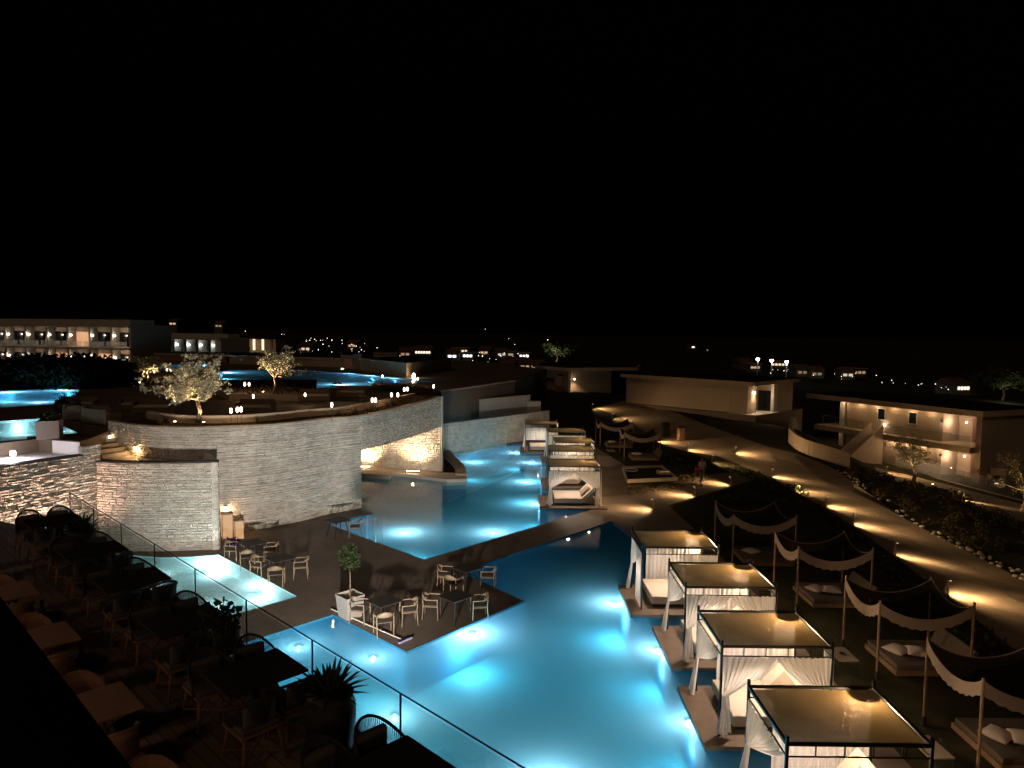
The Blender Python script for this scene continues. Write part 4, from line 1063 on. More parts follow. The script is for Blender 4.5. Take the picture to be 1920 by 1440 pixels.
# ---------------------------------------------------------------- path lamps
def bollard(label, px, py, dirx, diry, e=30, h=.55, pt=None):
    p = pt if pt is not None else PG(px, py)
    t = thing('path_lamp', label, 'path lamp', (p.x, p.y, p.z), math.atan2(diry, dirx), 'low path lamps')
    MB().box(-.03,.03,-.03,.03,0,h).build('post', mat('lamp_post_paint', (.35,.25,.17), .6), t)
    MB().box(-.03,.12,-.04,.04,h,h+.035).build('head', M_steel, t); MB().box(.03,.11,-.03,.03,h-.012,h-.002).build('lens', emis('path_lens', (1,.74,.42), 3), t)
    d = Vector((dirx, diry, 0)).normalized()
    s = (p.x + d.x*.15, p.y + d.y*.15, p.z + h - .06)
    sp = spot(s, (s[0]+d.x*.85, s[1]+d.y*.85, p.z-.05), (1,.66,.32), e*7, 150, .8, .03)
    spot(s, (s[0]+d.x*4.0, s[1]+d.y*4.0, p.z-.3), (1,.66,.34), e*13, 84, 1.0, .03)
    return t
BL = [('right of the walkway end, nearest the far row cabanas',1225,957,-1,.15),('second on the garden path by the walking person',1303,932,-1,.2),('third on the garden path, right of the walking person',1370,912,-1,.25),
      ('on the sandy path behind the black mound, farthest of four',1447,894,1,-.25),('on the sandy path, second of four in a row',1489,922,1,-.25),('on the sandy path hidden by a dark planter edge',1549,951,1,-.25),
      ('on the sandy path, last of four with a dark lump beside',1599,984,1,-.25),('on the sandy path near the right edge, second from the front',1678,1041,1,-.25),('closest to the camera beside the third draped canopy',1776,1117,1,-.25)]
for w_, px, py, a, c in BL: bollard('low path lamp ' + w_, px, py, a, c, 42 if a > 0 else 34)
for w_, px, py, a, c in [('at the far bend of the sandy path',1232,829,1,-.2),('beside the dark waste boxes',1288,845,1,-.2),('beyond the waste boxes where the path widens',1378,852,1,-.15),
     ('far up the sandy path behind the farthest canopy',1110,768,1,-.3),('left of the farthest canopy on the sandy path',1148,787,1,-.3),('below the long single storey villa',1335,868,1,-.2),
     ('along the upper path left of the olive tree',1662,887,1,-.3),('along the upper path below the two storey villa',1796,936,1,-.3)]:
    bollard('low path lamp ' + w_, px, py, a, c, 34)
# waste boxes beside the path
for i, (px, py, h_, w_, lb) in enumerate([(1247,818,1.15,.62,'tall dark timber waste box left of its twin by the path'),(1276,826,1.1,.5,'dark waste box with a lighter panel, right of the pair')]):
    p = PG(px, py); t = thing('waste_box', lb, 'waste box', (p.x,p.y,p.z), .2)
    MB().box(-w_/2,w_/2,-.25,.25,0,h_).build('box', M_wood if i else mat('dark_timber', (.06,.035,.02), .8, noise=.2, scale=12), t, bevel=.01); MB().box(-w_/2-.03,w_/2+.03,-.28,.28,h_,h_+.05).build('lid', M_black, t)
    if i: MB().box(.0,.22,-.27,-.252,.15,.9).build('panel', mat('orange_panel', (.25,.10,.04), .7), t)
# low framed sandpit
fr = [PG(*q) for q in [(1168,884),(1176,909),(1269,904),(1240,882)]]
t = thing('sandpit_frame', 'low white framed sandpit with a hoop and tools in it beside the garden path', 'sandpit', (fr[0].x,fr[0].y,fr[0].z))
b = MB()
for i in range(4): b.bar(fr[i]+Vector((0,0,.2)), fr[(i+1)%4]+Vector((0,0,.2)), .09, .22)
b.build('frame', mat('pit_frame', (.38,.30,.22), .7), t, world=True)
b = MB(); b.add([tuple(v+Vector((0,0,.14))) for v in fr], [(0,1,2,3)]); b.build('sand_bed', M_soil, t, world=True, solid=.02)
c0 = PG(1183,889)
t = thing('white_hoop', 'white hoop lying in the corner of the framed sandpit', 'hoop', (c0.x,c0.y,c0.z+.22))
MB().tube([(.42*math.cos(k*math.pi/12), .42*math.sin(k*math.pi/12), .02) for k in range(25)], .02, 6, cap=False).build('ring', mat('white_plastic', (.75,.72,.68), .5), t)
c0 = PG(1243,893); t = thing('sand_box_crate', 'small dark crate in the right part of the framed sandpit', 'crate', (c0.x,c0.y,c0.z+.15), .2)
MB().box(-.35,.35,-.25,.25,0,.22).build('crate', M_plaster, t)
# ---------------------------------------------------------------- walking person
def skin_body(name, mat_, verts, edges, radii, parent, sub=2, root=0):
    me = bpy.data.meshes.new(name); me.from_pydata(verts, edges, []); me.update()
    o = bpy.data.objects.new(name, me); C.objects.link(o); o.parent = parent; me.materials.append(mat_)
    md = o.modifiers.new('skin', 'SKIN'); md.use_smooth_shade = True
    sv = me.skin_vertices[0].data
    for i, r_ in enumerate(radii): sv[i].radius = (r_, r_*.9) if not isinstance(r_, tuple) else r_; sv[i].use_root = (i == root)
    s = o.modifiers.new('sub', 'SUBSURF'); s.levels = sub; s.render_levels = sub
    return o
p = PG(1315, 911)
man = thing('person', 'person walking along the garden path in a white shirt, arms crossed, holding a pink bag', 'person', (p.x,p.y,p.z), R(200))
M_skin = mat('skin', (.35,.2,.13), .6); M_shirt = mat('white_shirt', (.55,.5,.45), .9, bump=.3, bscale=8); M_pants = mat('grey_trousers', (.11,.08,.065), .9)
V = [(0,0,.95),(0,0,1.10),(0,.01,1.25),(0,.02,1.40),(0,.02,1.48),(0,.03,1.56),(0,.05,1.66),(0,.03,1.73),
     (.09,0,.92),(.10,.10,.50),(.10,.02,.09),(.10,.14,.03),
     (-.09,0,.92),(-.10,-.06,.50),(-.10,-.22,.12),(-.10,-.12,.03),
     (.17,.02,1.41),(.23,.04,1.16),(.06,.24,1.14),(-.02,.27,1.16),
     (-.17,.02,1.41),(-.24,.03,1.15),(-.08,.22,1.10),(-.0,.27,1.09)]
E = [(0,1),(1,2),(2,3),(3,4),(4,5),(5,6),(6,7),(0,8),(8,9),(9,10),(10,11),(0,12),(12,13),(13,14),(14,15),(3,16),(16,17),(17,18),(18,19),(3,20),(20,21),(21,22),(22,23)]
RR = [.14,.13,.145,.13,.055,.075,.095,.06,.10,.06,.042,.04,.10,.06,.042,.04,.065,.045,.033,.03,.065,.045,.033,.03]
skin_body('body', M_skin, V, E, RR, man)
skin_body('shirt', M_shirt, [(0,0,1.0),(0,0,1.12),(0,.01,1.26),(0,.02,1.39),(0,.02,1.46),(.17,.02,1.41),(.225,.035,1.20),(-.17,.02,1.41),(-.235,.03,1.20)], [(0,1),(1,2),(2,3),(3,4),(3,5),(5,6),(3,7),(7,8)], [.155,.148,.160,.145,.07,.08,.062,.08,.062], man)
skin_body('trousers', M_pants, [(0,0,.96),(.09,0,.90),(.10,.09,.52),(.10,.03,.13),(-.09,0,.90),(-.10,-.05,.52),(-.10,-.19,.16)], [(0,1),(1,2),(2,3),(0,4),(4,5),(5,6)], [.15,.115,.078,.062,.115,.078,.062], man)
MB().ball((0,.02,1.70), .105, 10, (1,1.05,.85)).build('hair', mat('dark_hair', (.02,.014,.01), .8), man, sm=True)
for sx, y_ in ((.10,.10),(-.10,-.15)): MB().ball((sx,y_,.045), .09, 8, (.6,1.5,.5)).build('shoe', M_black, man, sm=True)
q = Vector((p.x,p.y,p.z)); bg_ = thing('hand_bag', 'small pink bag carried at the side of the walking person', 'bag', (p.x-.32,p.y-.1,p.z+1.02))
MB().box(-.13,.13,-.06,.06,-.12,.10).build('bag', mat('pink_fabric', (.55,.03,.16), .7), bg_, bevel=.04); MB().tube([(-.08,0,.10),(-.05,0,.22),(.05,0,.22),(.08,0,.10)], .012, 6).build('handle', mat('pink_fabric', (.55,.03,.16), .7), bg_)

# ---------------------------------------------------------------- olive trees
def olive(name, label, loc, H, spread, seed, nl=3200, lean=(0,0), leafm=None, lsz=.11, up_=[(0,0)], trunk=.13, cat='tree', sep=True):
    rnd = random.Random(seed); t = thing(name, label, cat, loc)
    b = MB(); tips = []
    fork = Vector((lean[0]*.3, lean[1]*.3, H*.34))
    b.tube([(0,0,-.1),(.03,0,.05*H),(lean[0]*.1+.04*H,lean[1]*.1,.17*H),tuple(fork)], [trunk*1.35,trunk,trunk*.8,trunk*.75], 8)
    nb = 6
    for i in range(nb):
        a = 2*math.pi*i/nb + rnd.uniform(-.4,.4); el = rnd.uniform(.15,1.25); L = H*rnd.uniform(.25,.45)
        d = Vector((math.cos(a)*math.cos(el)*spread, math.sin(a)*math.cos(el)*spread, math.sin(el))) + Vector((lean[0],lean[1],0))*.25
        p1 = fork + d*L*.5 + Vector((rnd.uniform(-.1,.1),rnd.uniform(-.1,.1),0)); p2 = fork + d*L
        b.tube([tuple(fork),tuple(p1),tuple(p2)], [trunk*.5,trunk*.3,trunk*.15], 6); tips += [p1*.4+p2*.6, p2]
        for k in range(4):
            d2 = (d + Vector((rnd.uniform(-1,1),rnd.uniform(-1,1),rnd.uniform(-.4,.8)))*.7); L2 = H*rnd.uniform(.16,.32)
            s_ = p1*.5+p2*.5 if k % 2 else p2; p3 = s_ + d2*L2
            p3.z = min(p3.z, H*rnd.uniform(.82,1.0))
            b.tube([tuple(s_), tuple((s_+p3)/2 + Vector((0,0,.04))), tuple(p3)], [trunk*.16,trunk*.1,trunk*.04], 5); tips += [p3, (p3+s_)/2]
    b.build('trunk', M_bark, t, sm=True)
    for k in range(34):
        while True:
            v = Vector((rnd.uniform(-1,1),rnd.uniform(-1,1),rnd.uniform(-1,1)))
            if .25 < v.length < 1: break
        tips.append(Vector((lean[0]*.5 + v.x*.42*H*spread, lean[1]*.5 + v.y*.38*H*spread, H*(.66 + .30*v.z - .06*abs(v.x)))))
    b = MB(); per = nl // len(tips)
    for tp in tips:
        r_ = H*rnd.uniform(.05,.10)
        for j in range(3):
            c = tp + Vector((rnd.gauss(0,1),rnd.gauss(0,1),rnd.gauss(0,.7)))*r_*.7
            leaves_ball(b, c, r_*.62, max(2,per//3), lsz, rnd, (1,1,.75), .15)
    b.build('crown', leafm or M_leaf, t)
    return t
def uplit(loc, aim, e, label, col=(1,.70,.36), ang=95):
    t = thing('tree_uplight', label, 'uplight', loc, 0, 'garden spike uplights')
    MB().lathe([(.05,0),(.07,.10),(.075,.13)], 12).build('housing', M_black, t); MB().lathe([(.055,.132),(.06,.14)], 12).build('lens', emis('uplight_lens', (1,.72,.42), 30), t)
    spot((loc[0],loc[1],loc[2]+.2), aim, col, e, ang, .8, .05)
    return t
o1_ = P(370,798,4.64); o1_.y += .55; o1_.x -= .25
olive('olive_tree', 'big gnarled olive tree on the planting strip of the curved wall, lit from below', (o1_.x,o1_.y,4.62), 3.35, .72, 12, 5200, (.05,0), lsz=.125, trunk=.12)
uplit((o1_.x-.9,o1_.y-.25,4.64), (o1_.x-.3,o1_.y+.1,6.6), 900, 'spike uplight left of the big olive tree'); uplit((o1_.x+.45,o1_.y-.35,4.64), (o1_.x+.25,o1_.y+.1,6.8), 450, 'spike uplight right of the big olive tree')
o2_ = P(513,737,4.72)
olive('olive_tree', 'slender olive tree in the middle planter before the garden upper pool', (o2_.x,o2_.y,4.7), 3.15, .75, 5, 3600, (.2,0), lsz=.12, trunk=.11)
uplit((o2_.x-.5,o2_.y-.6,4.73), (o2_.x,o2_.y,6.6), 900, 'spike uplight below the slender olive tree')
o3_ = P(277,716,4.5)
olive('olive_tree', 'small rounded olive tree beside the distant pool', (o3_.x,o3_.y,4.35), 2.5, 1.0, 9, 3000, lsz=.13, trunk=.10)
uplit((o3_.x-.3,o3_.y-.7,4.35), (o3_.x,o3_.y,6.2), 2400, 'spike uplight below the small rounded olive tree')
o4_ = PG(1712,907)
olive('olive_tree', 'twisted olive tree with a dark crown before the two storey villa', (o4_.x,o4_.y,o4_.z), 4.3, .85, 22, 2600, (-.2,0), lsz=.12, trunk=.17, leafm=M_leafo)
uplit((o4_.x-.8,o4_.y-.5,o4_.z), (o4_.x-.4,o4_.y,o4_.z+3), 330, 'spike uplight left of the twisted olive tree'); uplit((o4_.x+1.1,o4_.y-.9,o4_.z), (o4_.x+.3,o4_.y,o4_.z+3), 160, 'spike uplight right of the twisted olive tree')
o5_ = PG(1918,958)
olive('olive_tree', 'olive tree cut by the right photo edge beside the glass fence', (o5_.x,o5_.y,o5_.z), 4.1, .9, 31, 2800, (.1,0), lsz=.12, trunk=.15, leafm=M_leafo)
uplit((o5_.x-.9,o5_.y-1.6,o5_.z), (o5_.x-.1,o5_.y,o5_.z+2.6), 600, 'spike uplight before the olive tree at the right edge')

# ---------------------------------------------------------------- upper garden planting, torches, furniture
def tufts(b, pts, H, wd, rnd, n=16):
    for p in pts:
        for k in range(n):
            a = rnd.uniform(0, 6.28); el = rnd.uniform(.9,1.45); leafblade(b, p, (math.cos(a)*math.cos(el), math.sin(a)*math.cos(el), math.sin(el)), H*rnd.uniform(.6,1.2), wd, .25, n=3)
rr = random.Random(77); pts = []
for i in range(0, len(drum), 1):
    dens = .25 if i < 24 else (.55 if i < 40 else 2.6)
    k = int(dens) + (1 if rr.random() < dens % 1 else 0)
    for _ in range(k):
        a = Vector((*o1[i],0)); c = Vector((*o2[i],0)); q = a.lerp(c, rr.uniform(.1,.95)); pts.append((q.x+rr.uniform(-.2,.2), q.y+rr.uniform(-.2,.2), 4.64))
b = MB(); tufts(b, pts, .42, .022, rr, 16); o = b.build('ornamental_grass', M_grass); tag(o, 'dry ornamental grass growing in the planting strip on the curved wall', 'grass', kind='stuff')
tip_bed = PP([(829,744),(827,739),(814,734),(790,729),(745,724),(712,724),(692,731),(740,736),(790,742)], ZP)
o = MB().prism(tip_bed, ZP+.003, 4.42).build('end_planter', M_soil); tag(o, 'planted bed filling the rounded right end of the garden lounge', 'planting bed')
pts = []
for _ in range(260):
    for __ in range(20):
        u_ = rr.uniform(min(p[0] for p in tip_bed), max(p[0] for p in tip_bed)); v_ = rr.uniform(min(p[1] for p in tip_bed), max(p[1] for p in tip_bed))
        if inside(u_, v_, tip_bed): pts.append((u_, v_, 4.4)); break
b = MB(); tufts(b, pts, .3, .03, rr, 11); o = b.build('bed_grass', M_grass); tag(o, 'brown grasses and low plants in the rounded end bed', 'grass', kind='stuff')
pts = [];
for _ in range(110):
    for __ in range(20):
        u_ = rr.uniform(min(p[0] for p in cen), max(p[0] for p in cen)); v_ = rr.uniform(min(p[1] for p in cen), max(p[1] for p in cen))
        if inside(u_, v_, cen): pts.append((u_, v_, 4.7)); break
b = MB(); tufts(b, pts, .5, .03, rr, 12); o = b.build('planter_grass', M_grass); tag(o, 'pale grasses round the slender olive tree', 'grass', kind='stuff')
pts = []
for _ in range(150):
    q = P(rr.uniform(215,360), 716-rr.uniform(0,1)*9+5, ZP); pts.append((q.x,q.y,ZP))
b = MB(); tufts(b, pts, .55, .04, rr, 10); o = b.build('far_bed_grass', M_grass); tag(o, 'low planting round the small rounded olive tree', 'grass', kind='stuff')
tc_ = None
TL = [(433,771,'left single torch near the big olive tree'),(445,769,'middle torch of the trio right of the big olive tree'),(452,768.5,'right torch of the trio right of the big olive tree'),(622,760,'single torch near the middle of the curved parapet'),(698,751,'left torch of the close pair past the parapet middle'),(704,751,'right torch of the close pair past the parapet middle'),
      (734,741,'left torch of the two on the low inner wall'),(746,741,'right torch of the two on the low inner wall'),(758,731,'left torch of the pair by the rounded end bed'),(764,730,'right torch of the pair by the rounded end bed'),(813,725,'lone torch at the rounded tip of the terrace'),
      (459,721,'left torch of the pair behind the big olive tree'),(467,721,'right torch of the pair behind the big olive tree'),(244,705,'left torch of the pair left of the small olive tree'),(250,705,'right torch of the pair left of the small olive tree'),(289,697,'torch just right of the small olive tree'),
      (313,694,'left torch of the pair by the distant pool'),(320,694,'right torch of the pair by the distant pool'),(717,706,'torch at the rim of the garden upper pool'),(778,711,'left torch at the pointed pool tip'),(783,711,'right torch at the pointed pool tip'),(475,744,'low lamp in the planter left of the slender olive tree'),(572,741,'low lamp in the planter right of the slender olive tree')]
for px, py, lb in TL:
    zt = 5.35
    p = P(px, py, zt)
    if py < 715: zt = 4.95; p = P(px, py, zt)
    if 'planter' in lb: zt = 4.95; p = P(px, py, zt)
    zb = ZP
    if tc_ is None:
        tc_ = thing('garden_torch', lb, 'torch', (p.x,p.y,zt), 0, 'small glowing stake torches')
        MB().tube([(0,0,-.75),(0,0,-.08)], .012, 6).build('stake', M_black, tc_); MB().lathe([(.03,-.09),(.055,-.02),(.05,.09),(.03,.13)], 10).build('glass_shade', emis('torch_glow', (1,.76,.50), 16), tc_, sm=True)
        MB().lathe([(.035,.13),(.01,.17)], 10).build('cap', M_black, tc_)
    else: dup(tc_, (p.x,p.y,zt), 0, lb)
    point((p.x, p.y-.02, zt+.22), (1,.60,.28), 8 if p.y < 60 else 14, .05)
# lounge furniture (dark shapes)
def sofa(label, loc, rz, L=1.9):
    t = thing('outdoor_sofa', label, 'sofa', loc, rz, 'outdoor sofas on the upper terrace')
    m = mat('woven_sofa', (.14,.10,.075), .9, noise=.2, scale=30)
    MB().box(-L/2,L/2,-.4,.4,.05,.36).build('sofa_base', m, t, bevel=.02); MB().box(-L/2,L/2,.30,.42,.30,.78).build('backrest', m, t, bevel=.03)
    MB().box(-L/2+.05,L/2-.05,-.38,.28,.36,.48).build('seat_cushion', M_white, t, bevel=.03)
    for sx in (-1,1): MB().box(sx*L/2-.06,sx*L/2+.06,-.4,.42,.05,.62).build('armrest', m, t, bevel=.02)
    return t
s1 = sofa('pale sofa by the agave pot at the end of the far left upper pool', P(146,770,ZP), R(10))
for px, py, rz, lb in [(170,787,200,'sofa with its back to the camera by the near left upper pool'),(150,783,100,'sofa turned sideways between the two other sofas'),(190,795,150,'sofa nearest the top of the stone steps'),
      (262,770,20,'low sofa in the dark lounge behind the left end of the curved wall'),(288,775,10,'low sofa in the dark lounge left of the big olive tree'),(590,752,15,'low sofa in the lounge left of the single torch'),(660,745,0,'low sofa in the lounge between two torches'),(480,775,5,'low sofa right of the torch trio')]:
    dup(s1, P(px,py,ZP), R(rz), lb)
def up_chair(label, loc, rz):
    a = arm_chair(label, 'chairs on the upper terrace', loc); a.rotation_euler[2] = rz; return a
uc = up_chair('pale chair between the sofas by the near left upper pool', P(156,789,ZP), 2.5)
for px, py, rz, lb in [(682,762,.5,'pale chair facing the single torch'),(628,735,2,'dark chair silhouetted against the garden upper pool, left one'),(640,735,1,'dark chair silhouetted against the garden upper pool, right one'),(705,738,1.2,'dark chair in the lounge near the low inner wall')]:
    dup(uc, P(px,py,ZP), rz, lb)
for px, py, lb in [(118,775,'left of two dark agave pots at the end of the far left upper pool'),(146,768,'right of two dark agave pots at the end of the far left upper pool')]:
    q = P(px, py, ZP); potted('terrace_agave', lb, 'potted plant', q, [(.3,0),(.42,.3),(.40,.55),(.33,.62)], .75, 34, .07, px, 'potted agaves on the upper terrace')
q = P(94,822,ZP); t = thing('square_planter', 'square grey planter with a white flowering plant beside the near left upper pool', 'planter', (q.x,q.y,ZP), .35)
MB().box(-.42,.42,-.35,.35,0,.78).build('planter', mat('grey_planter', (.20,.16,.14), .8), t, bevel=.01)
b = MB(); leaves_ball(b, (0,0,.92), .36, 220, .13, random.Random(2), (1,.8,.6), .2); b.build('plant', M_leafd, t)
# dark hedge
b = MB(); rr = random.Random(4)
for k in range(26):
    px = -20 + k*10.6; q = P(px, 731 - max(0,(px-150))*.12, ZP)
    if px < 215: leaves_ball(b, (q.x, q.y+2.0, 5.1+rr.uniform(-.15,.2)), 1.75, 420, .34, rr, (1.1,1.0,.95 if px < 170 else .65), .55)
tag(b.build('dark_hedge', M_hedge), 'long dark hedge between the far left upper pool and the hotel wing', 'hedge')
# ---------------------------------------------------------------- villas
class Fr:
    """a facade frame: t along the front, s outward (towards the viewer), z up"""
    def __init__(f, near, far, zb):
        f.o = Vector((near.x, near.y, 0)); d = Vector((far.x-near.x, far.y-near.y, 0)); f.L = d.length; f.d = d.normalized()
        f.n = Vector((-f.d.y, f.d.x, 0)); 
        if f.n.dot(f.o) > 0: f.n = -f.n
        f.zb = zb
    def p(f, t, s, z): v = f.o + f.d*t + f.n*s; return (v.x, v.y, z)
    def box(f, b, t0, t1, s0, s1, z0, z1):
        vs = [f.p(t0,s0,z0),f.p(t1,s0,z0),f.p(t1,s1,z0),f.p(t0,s1,z0),f.p(t0,s0,z1),f.p(t1,s0,z1),f.p(t1,s1,z1),f.p(t0,s1,z1)]
        b.add(vs, [(0,3,2,1),(4,5,6,7),(0,1,5,4),(1,2,6,5),(2,3,7,6),(3,0,4,7)]); return b
def one(fr, name, m, par, *a, bevel=0):
    b = MB(); fr.box(b, *a); return b.build(name, m, par, world=True, bevel=bevel)
M_villa = mat('villa_render', (.36,.27,.19), .9, noise=.08, scale=.7, bump=.1, bscale=30, spec=.2)
M_door = mat('red_brown_door', (.17,.055,.035), .6, noise=.1, scale=8)
# two storey villa, right
ZR = 2.78; nearc = P(1841,771.7,ZR); farc = P(1512,737,ZR)
f1 = Fr(nearc, farc, -3.5)
vg = thing('two_storey_villa', 'two storey villa with a flat overhanging roof, stairs and warm light under the eaves', 'villa', (nearc.x, nearc.y, -3.5))
one(f1,'roof',M_villa,vg, -.1,f1.L,-9,.0, ZR-.5,ZR)
one(f1,'roof_covering',M_black,vg, .05,f1.L-.15,-8.9,-.15, ZR+.003,ZR+.02)
zf = -.42; ze = ZR-.5
one(f1,'upper_wall',M_villa,vg, 4.0,14.4,-6.5,-1.0, zf,ze-.003)
one(f1,'gable_wall',M_villa,vg, .25,.75,-8.5,-.55, -4.3,ze-.003)
one(f1,'back_wall',M_villa,vg, .752,3.998,-6.5,-3.2, zf,ze-.003)
one(f1,'end_pier',M_plaster2,vg, 14.7,15.3,-1.9,-1.0, -4.3,ze-.003)
one(f1,'balcony_slab',M_villa,vg, .752,16.6,-6.5,.1, -.95,zf-.003)
one(f1,'balcony_slab',M_villa,vg, 16.61,17.6,-3.5,.1, -.95,zf-.003)
one(f1,'lower_wall',M_villa,vg, 4.0,14.4,-6.5,-1.0, -4.3,-.953)
one(f1,'lower_back_wall',M_villa,vg, .752,3.998,-6.5,-3.2, -4.3,-.953)
for z0 in (zf, -3.5):
    d_ = one(f1,'door',M_door,vg, 1.15,2.7,-3.198,-3.14, z0+.02,z0+2.15)
    b = MB(); f1.box(b, 1.3,1.36,-3.138,-3.09,z0+1.0,z0+1.1); b.build('handle', M_steel, d_, world=False).matrix_world
    one(f1,'wall_lamp',M_black,vg, 3.93,4.13,-.998,-.85, z0+1.75,z0+1.95)
    q = f1.p(3.5,-1.7,z0+1.8); point(q, (1,.74,.54), 75, .07)
    q = f1.p(3.9,-.72,z0+1.7); point(q, (1,.80,.60), 9, .05)
    b = MB(); b.ball(f1.p(3.2,-3.0,z0+1.75), .09, 8); b.build('globe_lamp', emis('globe', (1,.75,.45), 8), vg, world=True)
for t0 in (6.6, 9.95):
    w_ = one(f1,'window',M_glassdark,vg, t0,t0+.75,-.998,-.97, .85,1.9)
    b = MB(); f1.box(b,t0-.07,t0,-.998,-.93,.78,1.97); f1.box(b,t0+.75,t0+.82,-.998,-.93,.78,1.97); f1.box(b,t0,t0+.75,-.998,-.93,.78,.85); f1.box(b,t0,t0+.75,-.998,-.93,1.9,1.97)
    b.build('window_frame', M_plaster2, vg, world=True)
one(f1,'light_strip',emis('eaves_strip',(1,.74,.40),5.0),vg, 2.0,16.2,-.45,-.40, ze-.04,ze-.005)
one(f1,'light_strip',emis('eaves_strip',(1,.74,.40),5.0),vg, 1.2,9.0,-.5,-.45, -.99,-.956)
for k in range(7): point(f1.p(3.2+k*1.9,-.55,ze-.14), (1,.70,.38), 24, .12)
for k in range(5): point(f1.p(2.2+k*1.7,-.60,-1.15), (1,.70,.42), 36, .12)
point(f1.p(15.6,-.9,-1.3), (1,.70,.40), 10, .1)
b = MB(); b.ball(f1.p(9.9,-.90,.35), .08, 8); b.build('wall_globe', emis('wall_globe', (1,.85,.65), 45), vg, world=True); point(f1.p(9.9,-.7,.45), (1,.78,.52), 12, .05)
for a_, c_ in ((.8,9.0),(11.4,16.5)):
    one(f1,'glass_balustrade',M_glass,vg, a_,c_,.04,.06, zf,zf+1.0)
    one(f1,'glass_rail',M_steel,vg, a_,c_,.03,.07, zf+1.0,zf+1.03)
one(f1,'glass_rail',M_steel,vg, 16.5,16.53,-1.2,.04, zf+.99,zf+1.03)
for t_ in (13.2,14.9,16.5): one(f1,'rail_post',M_steel,vg, t_-.02,t_+.02,.0,.035, zf,zf+1.0)
# outside stairs
for k in range(16):
    z1 = zf - .19*(k+1); one(f1,'step',M_villa,vg, 9.35,10.5,.11+.27*k,.11+.27*(k+1), z1-.35,z1)
for tt in (9.15, 10.52):
    b = MB(); A = [f1.p(tt,.11,zf+.95),f1.p(tt,.11,-4.3),f1.p(tt,4.9,-4.3),f1.p(tt,4.9,-2.55)]; B = [f1.p(tt+.18,.11,zf+.95),f1.p(tt+.18,.11,-4.3),f1.p(tt+.18,4.9,-4.3),f1.p(tt+.18,4.9,-2.55)]
    b.add(A+B, [(0,1,2,3),(7,6,5,4),(0,4,5,1),(1,5,6,2),(2,6,7,3),(3,7,4,0)]); b.build('stair_wall', M_villa, vg, world=True)
# curved garden wall left of the villa
cwp = wob([(p.x,p.y) for p in [PG(*q) for q in [(1498,806),(1482,818),(1486,834),(1510,850),(1548,864),(1592,877)]]], 5)
b = MB()
for i in range(len(cwp)-1):
    a = Vector((*cwp[i],0)); c = Vector((*cwp[i+1],0)); d = (c-a).normalized(); n_ = Vector((d.y,-d.x,0)); za = max(G(*cwp[i]), -3.4); zb_ = max(G(*cwp[i+1]), -3.4)
    vs = [a+n_*.12, c+n_*.12, c-n_*.12, a-n_*.12]
    b.add([(vs[0].x,vs[0].y,za-.6),(vs[1].x,vs[1].y,zb_-.6),(vs[2].x,vs[2].y,zb_-.6),(vs[3].x,vs[3].y,za-.6),(vs[0].x,vs[0].y,za+1.15),(vs[1].x,vs[1].y,zb_+1.15),(vs[2].x,vs[2].y,zb_+1.15),(vs[3].x,vs[3].y,za+1.15)], [(0,1,5,4),(2,3,7,6),(4,5,6,7)])
tag(b.build('curved_garden_wall', M_villa), 'low curved rendered wall sweeping round the left end of the two storey villa', 'wall')
# glass fence before the villa
ga = PG(1678,876); gb = PG(1935,944)
t = thing('glass_fence', 'long hazy glass fence with low kerb before the two storey villa', 'fence', ga); d = (gb-ga); n = 7
for k in range(n):
    a = ga + d*(k/n) ; c = ga + d*((k+.97)/n)
    MB().bar(a+Vector((0,0,.62)), c+Vector((0,0,.62)), .015, 1.15).build('glass_pane', M_frost, t, world=True)
MB().bar(ga+Vector((0,0,-.1)), gb+Vector((0,0,-.1)), .14, .22).build('kerb', M_villa, t, world=True)
q = PG(1868,912); t = thing('service_cabinet', 'square service cabinet with small lit opening right of the two storey villa', 'cabinet', (q.x,q.y,q.z-.3), -.4)
MB().box(-.55,.55,-.3,.3,0,1.9).build('cabinet', M_villa, t); MB().box(-.25,.15,-.33,-.302,.55,1.3).build('opening', M_black, t); MB().box(-.2,.1,-.34,-.331,.55,.66).build('lit_opening', emis('cab_light', (1,.85,.65), 3), t)
# single storey villas
def villa1(label, near, far, side_d, zt, zb, name='single_storey_villa', extra=None, over=.35):
    f = Fr(near, far, zb); t = thing(name, label, 'villa', (near.x, near.y, zb))
    one(f,'roof',M_villa,t, -over,f.L+over,-side_d,over, zt-.35,zt)
    one(f,'roof_covering',M_black,t, -over+.12,f.L+over-.12,-side_d+.12,over-.12, zt+.003,zt+.02)
    return f, t
ZV = 4.59; n2 = P(1410,716,ZV); fr2 = P(1172,701,ZV)
f2, v2 = villa1('long single storey villa with a lit porch at its right end', n2, fr2, 9.5, ZV, 1.4)
one(f2,'wall',M_villa,v2, 2.3,f2.L,-8,-.25, -.5,ZV-.353)
one(f2,'porch_wall',M_villa,v2, -.3,2.297,-8,-4.6, -.5,ZV-.353)
one(f2,'porch_wall',M_villa,v2, .55,2.297,-2.0,-.26, -.5,ZV-.353)
one(f2,'porch_pier',M_plaster2,v2, -.3,.0,-4.59,-3.9, -.5,ZV-.353)
one(f2,'porch_floor',M_plaster2,v2, -.6,2.3,-4.6,.3, 1.0,1.47)
one(f2,'glass_door',M_glassdark,v2, .35,1.6,-4.597,-4.5, 1.46,3.5)
q = f2.p(.40,-1.3,3.45)
MB().ball(q, .12, 8).build('wall_lamp', emis('porch_lamp', (1,.80,.55), 25), v2, world=True); spot((q[0]+.25,q[1]-.1,q[2]+.05), (q[0]+.2,q[1],q[2]-2), (1,.74,.48), 160, 120, .8, .06); point(f2.p(-.3,-2.8,3.2), (1,.74,.5), 60, .1)
ph = MB().box(-.001,.001,0,.001,0,.001)
